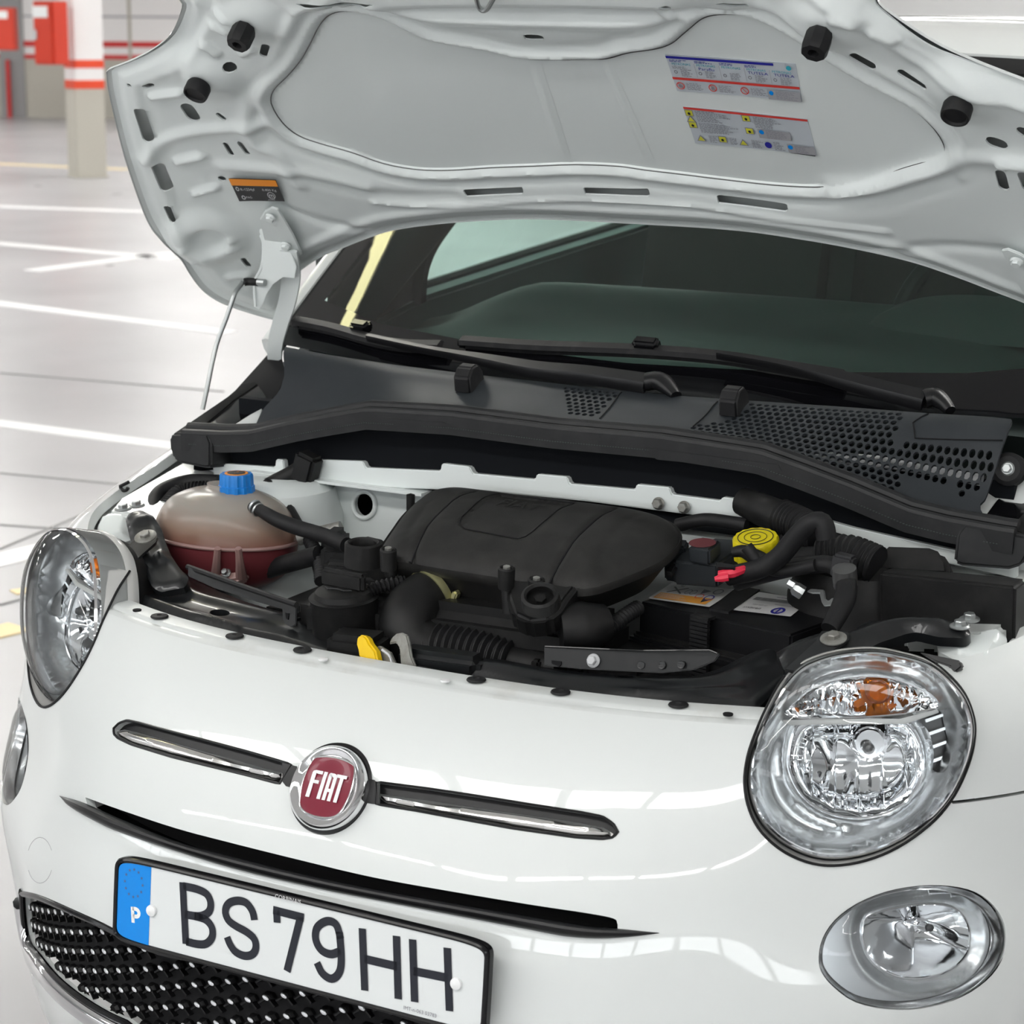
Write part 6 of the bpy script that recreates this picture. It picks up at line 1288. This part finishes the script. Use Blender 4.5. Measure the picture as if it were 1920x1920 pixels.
# ================================================================ lamps
def lampset(sd):
    M = (lambda V: np.asarray(V)) if sd > 0 else mir
    fl = (lambda F: F) if sd > 0 else (lambda F: [tuple(f)[::-1] for f in F])
    def K(name, V, F, m, parent, **k): return mk(name, M(V), fl(F), m, parent, **k)
    N = LN; x_, y_, _ = basis(N); c0 = lamp3.mean(0)
    L2 = arr([((p-c0)@x_, (p-c0)@y_) for p in lamp3]); L2 = resample(L2, .006, True); n = len(L2)
    def l3(q, h): q = arr(q).reshape(-1, 2); return c0+np.outer(q[:, 0], x_)+np.outer(q[:, 1], y_)+np.outer(np.broadcast_to(h, (len(q),)), N)
    def rings(spec): return np.vstack([l3(L2*s_, h) for s_, h in spec]), [(j*n+i, j*n+(i+1) % n, (j+1)*n+(i+1) % n, (j+1)*n+i) for j in range(len(spec)-1) for i in range(n)]
    V, F = rings([(.985, -.058), (1.004, -.052), (1.012, -.046), (1.004, -.040), (.985, -.040)]); lamp = K('headlamp', V, F, 'lamp_shell', car, smooth=50, label='clear round headlamp with amber indicator bulb above' if sd > 0 else 'clear round headlamp at the far corner')
    V, F = rings([(.0, -.118), (.6, -.118), (.85, -.10), (.97, -.06)]); K('lamp_housing', V, F, 'plastic_black', lamp, smooth=40)
    V, F = rings([(.985, -.050), (.988, -.020), (.990, -.006), (.982, -.001), (.975, -.004)]); K('lamp_shell', V, F, 'lamp_shell', lamp, smooth=50)
    hp_ = S.ev(hole); hn_ = S.nrm(hole); g0 = int(np.argmax(np.linalg.norm(np.roll(hp_, -1, 0)-hp_, axis=1)))+1; hp_ = np.roll(hp_, -g0, 0); hn_ = np.roll(hn_, -g0, 0); V, F = tube(hp_+hn_*.001, .0018, 6); K('rubber_gasket', V, F, 'rubber', lamp)
    an_ = lambda P: np.arctan2((P-c0)@y_, (P-c0)@x_); ha = an_(hp_); sa_ = np.argsort(ha); Hs = (hp_-hn_*.0006)[sa_]; hs_ = ha[sa_]
    la = np.arctan2(L2[:, 1], L2[:, 0]); outr = np.stack([np.interp(la, np.r_[hs_-2*PI, hs_, hs_+2*PI], np.tile(Hs[:, i], 3)) for i in range(3)], 1)
    gap = np.min(np.abs((la[:, None]-hs_[None]+PI) % (2*PI)-PI), axis=1) < .12; inn_ = l3(L2*.992, -.003); V = np.vstack([inn_, outr]); F = [(i, (i+1) % n, n+(i+1) % n, n+i) for i in range(n) if gap[i] and gap[(i+1) % n]]; K('rim_flange', V, F, 'lamp_shell', lamp, smooth=60)
    # bezel bowl: bright ring narrowing to the reflector
    V, F = rings([(.985, -.006), (.965, -.003), (.945, -.010), (.93, -.020), (.80, -.045)]); K('bezel_ring', V, F, 'silver_plastic' if 0 else 'chrome_soft', lamp, smooth=60)
    V, F = rings([(.972, .004), (.955, .0075), (.94, .004)]); K('lens_edge', V, F, 'chrome', lamp, smooth=60)
    # flared plate between rim and round reflector opening
    def q(px): return arr([((onp(a, b, c0-N*.02, N)-c0)@x_, (onp(a, b, c0-N*.02, N)-c0)@y_) for a, b in px])
    outer = resample(L2*.94, .007, True)
    main = q([(1480,1440),(1482,1400),(1492,1370),(1510,1357),(1600,1353),(1690,1353),(1715,1370),(1730,1400),(1735,1440),(1728,1470),(1705,1505),(1670,1527),(1630,1537),(1590,1537),(1550,1527),(1515,1505),(1492,1475)]); main = resample(catmull(main, 3, True), .006, True)
    indi = q([(1472,1340),(1490,1320),(1530,1290),(1580,1275),(1630,1270),(1680,1275),(1725,1292),(1755,1312),(1762,1328),(1720,1338),(1660,1345),(1560,1350),(1500,1350)]); indi = resample(catmull(indi, 3, True), .006, True)
    side = q([(1728,1352),(1765,1334),(1775,1365),(1783,1400),(1782,1430),(1770,1450),(1752,1448),(1755,1420),(1750,1390),(1742,1370)]); side = resample(catmull(side, 3, True), .006, True)
    V2, F = tri2d(outer, [main, indi, side], .006)
    d0 = dist_poly(V2, outer, True); dm = dist_poly(V2, main, True); di = dist_poly(V2, indi, True)
    h = -.046+.032*(1-sstep(d0, 0, .022))-.006*(1-sstep(dm, 0, .010))+.004*np.exp(-((dm-.012)/.004)**2)
    V = l3(V2, h); V, F = rim(V, F, -N*.006); K('inner_bezel', V, F, 'silver_plastic', lamp, smooth=60)
    # main reflector bowl with facets
    def bowl(P2, depth, name, m, facet, cen=None):
        mc = P2.mean(0) if cen is None else arr(cen); k_ = len(P2); sp = [(1.0, -.050)]; rr_ = [1.0, .93, .84, .72, .58, .42, .26, .12]
        V = []; 
        for j, s_ in enumerate(rr_):
            hh = -.052-depth*(1-s_**2)
            for i, p in enumerate(P2): V.append(l3(mc+(p-mc)*s_, hh+facet*math.sin(i*2*PI/k_*9)*(1-s_)*(1 if j % 2 else -1)*(s_ > .2))[0])
        V = np.array(V); F = [(j*k_+i, j*k_+(i+1) % k_, (j+1)*k_+(i+1) % k_, (j+1)*k_+i) for j in range(len(rr_)-1) for i in range(k_)]+[tuple((len(rr_)-1)*k_+i for i in range(k_))]
        return K(name, V, F, m, lamp, smooth=12)
    def facet_bowl(P2, depth, name, cw, amp, xc=0, m='mirror'):
        lo_, hi_2 = P2.min(0), P2.max(0); ls = []
        for xv_ in np.arange(lo_[0]+cw, hi_2[0]-.002, cw):
            t_ = np.stack([np.full(60, xv_), np.linspace(lo_[1], hi_2[1], 60)], 1); t_ = t_[inpoly(t_, P2) & (dist_poly(t_, P2, True) > .003)]
            if len(t_) > 3: ls.append(t_[[0, len(t_)//2, -1]])
        V2, F = tri2d(P2, [], .0045, ls); mc = P2.mean(0)+[xc, 0]; rad = np.abs(P2-mc).max(0); q_ = (V2-mc)/rad; dd_ = dist_poly(V2, P2, True)
        ph = (V2[:, 0]-lo_[0])/cw; par = np.floor(ph+1e-6)
        h = -.052-depth*np.clip(1-(q_**2).sum(1)*.8, 0, 1)*sstep(dd_, -.004, .02)+amp*np.abs(np.sin(PI*ph))*sstep(dd_, 0, .01)+amp*.35*np.sin(V2[:, 1]/.011+par*1.7)*sstep(dd_, 0, .01)*(par % 2)
        return K(name, l3(V2, h), F, m, lamp, smooth=25)
    facet_bowl(main, .045, 'main_reflector', .027, .0022, .01); facet_bowl(indi, .030, 'indicator_reflector', .0085, .0035)
    # side vanes
    V2, F = tri2d(side, [], .01); vb = K('side_recess', l3(V2, -.062), F, 'bulb_grey', lamp)
    for k in range(4):
        a = 1352+k*26; g = q([(1738+k*3, a), (1774+k*2, a-12), (1776+k*2, a-7), (1740+k*3, a+6)]); V, F = prism(l3(g, -.045), -N*.012, .0005); K('vane', V, F, 'silver_plastic', lamp)
    V, F = tube(l3(main, -.046), .0020, 6, closed=True); K('reflector_rim', V, F, 'chrome', lamp)
    V, F = tube(l3(indi, -.045), .0012, 6, closed=True); K('reflector_rim', V, F, 'chrome', lamp)
    vst = q([(1466,1352),(1600,1350),(1690,1350),(1760,1332),(1765,1338),(1700,1360),(1600,1360),(1480,1362)]); V, F = prism(l3(vst, -.038), -N*.014, .001); K('divider', V, F, 'lamp_shell', lamp)
    # bulbs
    c = q([(1635,1400)])[0]; P = l3(c, -.060)[0]; ax_ = unit(N+x_*-.5); V, F = lathe([(.021, -.035), (.020, .0), (.016, .004), (.013, .004)], P, N, 28); K('bulb_holder', V, F, 'chrome', lamp)
    c = q([(1630,1405)])[0]; P = l3(c, -.052)[0]; V, F = lathe([(.0065, -.02), (.0065, .016), (.005, .022), (0, .024)], P, N, 16); K('bulb', V, F, 'lens', lamp); V, F = lathe([(.0068, .013), (.0068, .020), (.004, .025), (0, .026)], P, N, 16); K('bulb_cap', V, F, 'bulb_grey', lamp)
    c = q([(1650,1300)])[0]; P = l3(c, -.058)[0]; V, F = lathe([(.013, -.025), (.0145, -.005), (.014, .006), (.010, .013), (0, .016)], P, N, 20); K('indicator_bulb', V, F, 'amber', lamp, label='amber indicator bulb')
    V, F = lathe([(.019, -.012), (.017, -.02), (.012, -.025)], P, N, 12); K('amber_ring', V, F, 'amber', lamp)
    for dx, dy in ((-.020, -.014), (.016, -.018)): V, F = boxvf((0, 0, 0), (.014, .008, .01), np.stack([x_, y_, N], 1)@rotz(.5), .002); K('amber_facet', V+l3(c+arr((dx, dy)), -.066)[0], F, 'amber', lamp)
    # fluted strips of the lower reflector
    for k in range(14):
        t = .15+.055*k; g0 = main[int(len(main)*(.02+.018*k)) % len(main)]; mc = main.mean(0); a = mc+(g0-mc)*.97; b = mc+(g0-mc)*.78; V, F = tube([l3(a, -.0525)[0], l3(b, -.066)[0]], .0010, 5); K('flute', V, F, 'reflect_flute', lamp)
    # outer lens
    V2, F = tri2d(L2*.985, [], .009); d = dist_poly(V2, L2*.985, True); V = l3(V2, .002+.020*(1-np.exp(-d/.016))+.010*sstep(d, 0, .10)); K('lens', V, F, 'lamp_glass', lamp, smooth=60)
    V, F = rings([(.985, .002), (.996, -.004), (.998, -.045)]); K('lens_skirt', V, F, 'lamp_glass', lamp, smooth=60)
    # ---- lower lamp
    fc = S.ev(fogab); c1 = fc.mean(0); FN = unit(S.nrm([fogab.mean(0)])[0]); fx, fy, _ = basis(FN); f2 = arr([((p-c1)@fx, (p-c1)@fy) for p in fc]); fh = (fc-c1)@FN; f2 = f2; m_ = len(f2)
    hfit = np.linalg.lstsq(np.c_[f2, f2[:, 0]**2, np.ones(m_)], fh, rcond=None)[0]
    def g3(q_, h): q_ = arr(q_).reshape(-1, 2); base = q_[:, 0]*hfit[0]+q_[:, 1]*hfit[1]+q_[:, 0]**2*hfit[2]+hfit[3]; return c1+np.outer(q_[:, 0], fx)+np.outer(q_[:, 1], fy)+np.outer(base+h, FN)
    def fr(spec): return np.vstack([g3(f2*s_, h) for s_, h in spec]), [(j*m_+i, j*m_+(i+1) % m_, (j+1)*m_+(i+1) % m_, (j+1)*m_+i) for j in range(len(spec)-1) for i in range(m_)]
    V, F = fr([(1.0, -.001), (.995, -.003), (.985, -.008), (.985, -.05)]); lo = K('lower_lamp', V, F, 'gloss_black', car, smooth=50, label='oval clear lower lamp in the bumper')
    V, F = fr([(.98, -.004), (.965, -.006), (.93, -.016), (.90, -.018)]); K('fluted_edge', V, F, 'chrome_soft', lo, smooth=60)
    o_ = resample(f2*.92, .006, True); rc = arr([((onp(a, b, c1, FN)-c1)@fx, (onp(a, b, c1, FN)-c1)@fy) for a, b in [(1635,1730),(1665,1712),(1730,1700),(1785,1700),(1820,1715),(1838,1745),(1838,1785),(1815,1815),(1770,1835),(1710,1838),(1660,1815),(1635,1775)]]); rc = resample(catmull(rc, 3, True), .006, True)
    V2, F = tri2d(o_, [rc], .006); d = dist_poly(V2, rc, True); V = g3(V2, -.020-.010*(1-sstep(d, 0, .02))); V, F = rim(V, F, -FN*.004); K('lower_bezel', V, F, 'silver_plastic', lo, smooth=60)
    mc = rc.mean(0)+arr((.014, .012)); V = []; ks = [1, .86, .68, .48, .3, .16]
    for s_ in ks: V.append(g3(mc+(rc-mc)*s_, -.030-.045*(1-s_*s_)))
    k_ = len(rc); F = [(j*k_+i, j*k_+(i+1) % k_, (j+1)*k_+(i+1) % k_, (j+1)*k_+i) for j in range(len(ks)-1) for i in range(k_)]+[tuple((len(ks)-1)*k_+i for i in range(k_))]; K('lower_reflector', np.vstack(V), F, 'mirror', lo, smooth=30)
    V, F = tube(g3(rc, -.029), .0013, 6, closed=True); K('lower_rim', V, F, 'chrome', lo)
    P = g3(mc, -.055)[0]; V, F = lathe([(.010, -.02), (.009, .004), (.006, .006), (.006, .02), (.0045, .026), (0, .027)], P, FN, 18); K('lower_bulb', V, F, 'chrome', lo); V, F = lathe([(.0047, .026), (.0042, .031), (0, .032)], P, FN, 12); K('lower_bulb_cap', V, F, 'bulb_grey', lo)
    V2, F = tri2d(resample(f2*.985, .007, True), [], .008); d = dist_poly(V2, f2*.985, True); K('lower_lens', g3(V2, -.002+.006*sstep(d, 0, .03)), F, 'lamp_glass', lo, smooth=60)
lampset(1); lampset(-1)
# ---- ceiling lamps
ORD = ['first', 'second', 'third', 'fourth', 'fifth', 'sixth', 'seventh', 'eighth', 'ninth', 'tenth']
for i in range(8): ceil_light(-5.3+i*1.15, -2.25-.0*i, 0, L=1.02, wd=.40, m='panel_light', label='%s wide ceiling light panel from the left above the photographer' % ORD[i])
for i in range(8): ceil_light(-5.3+i*1.36, -4.7, 0, L=1.2, wd=.10, label='%s narrow ceiling lamp from the left behind the photographer' % ORD[i])
for j, y in enumerate((2.5, 7, 11.5, 16, 21, 25.5, 29.5)):  # lamp grid added to brighten the floor and the far wall
    for i in range(8):
        x = -26+i*4.6
        if y > 26+.484*(x+22)-1.5: continue
        ceil_light(x, y, 0, L=1.8, wd=.3, m='tube_fill_far' if y > 10 else 'tube_light', label='%s added ceiling fill lamp from the left in the %s row beyond the bonnet' % (ORD[i], ORD[j]))
o = ceil_light(-2.70, 2.16, math.atan2(.89, .45), L=1.4, wd=.10, m='tube_warm', label='thin yellowish ceiling tube mirrored at the left end of the windscreen')
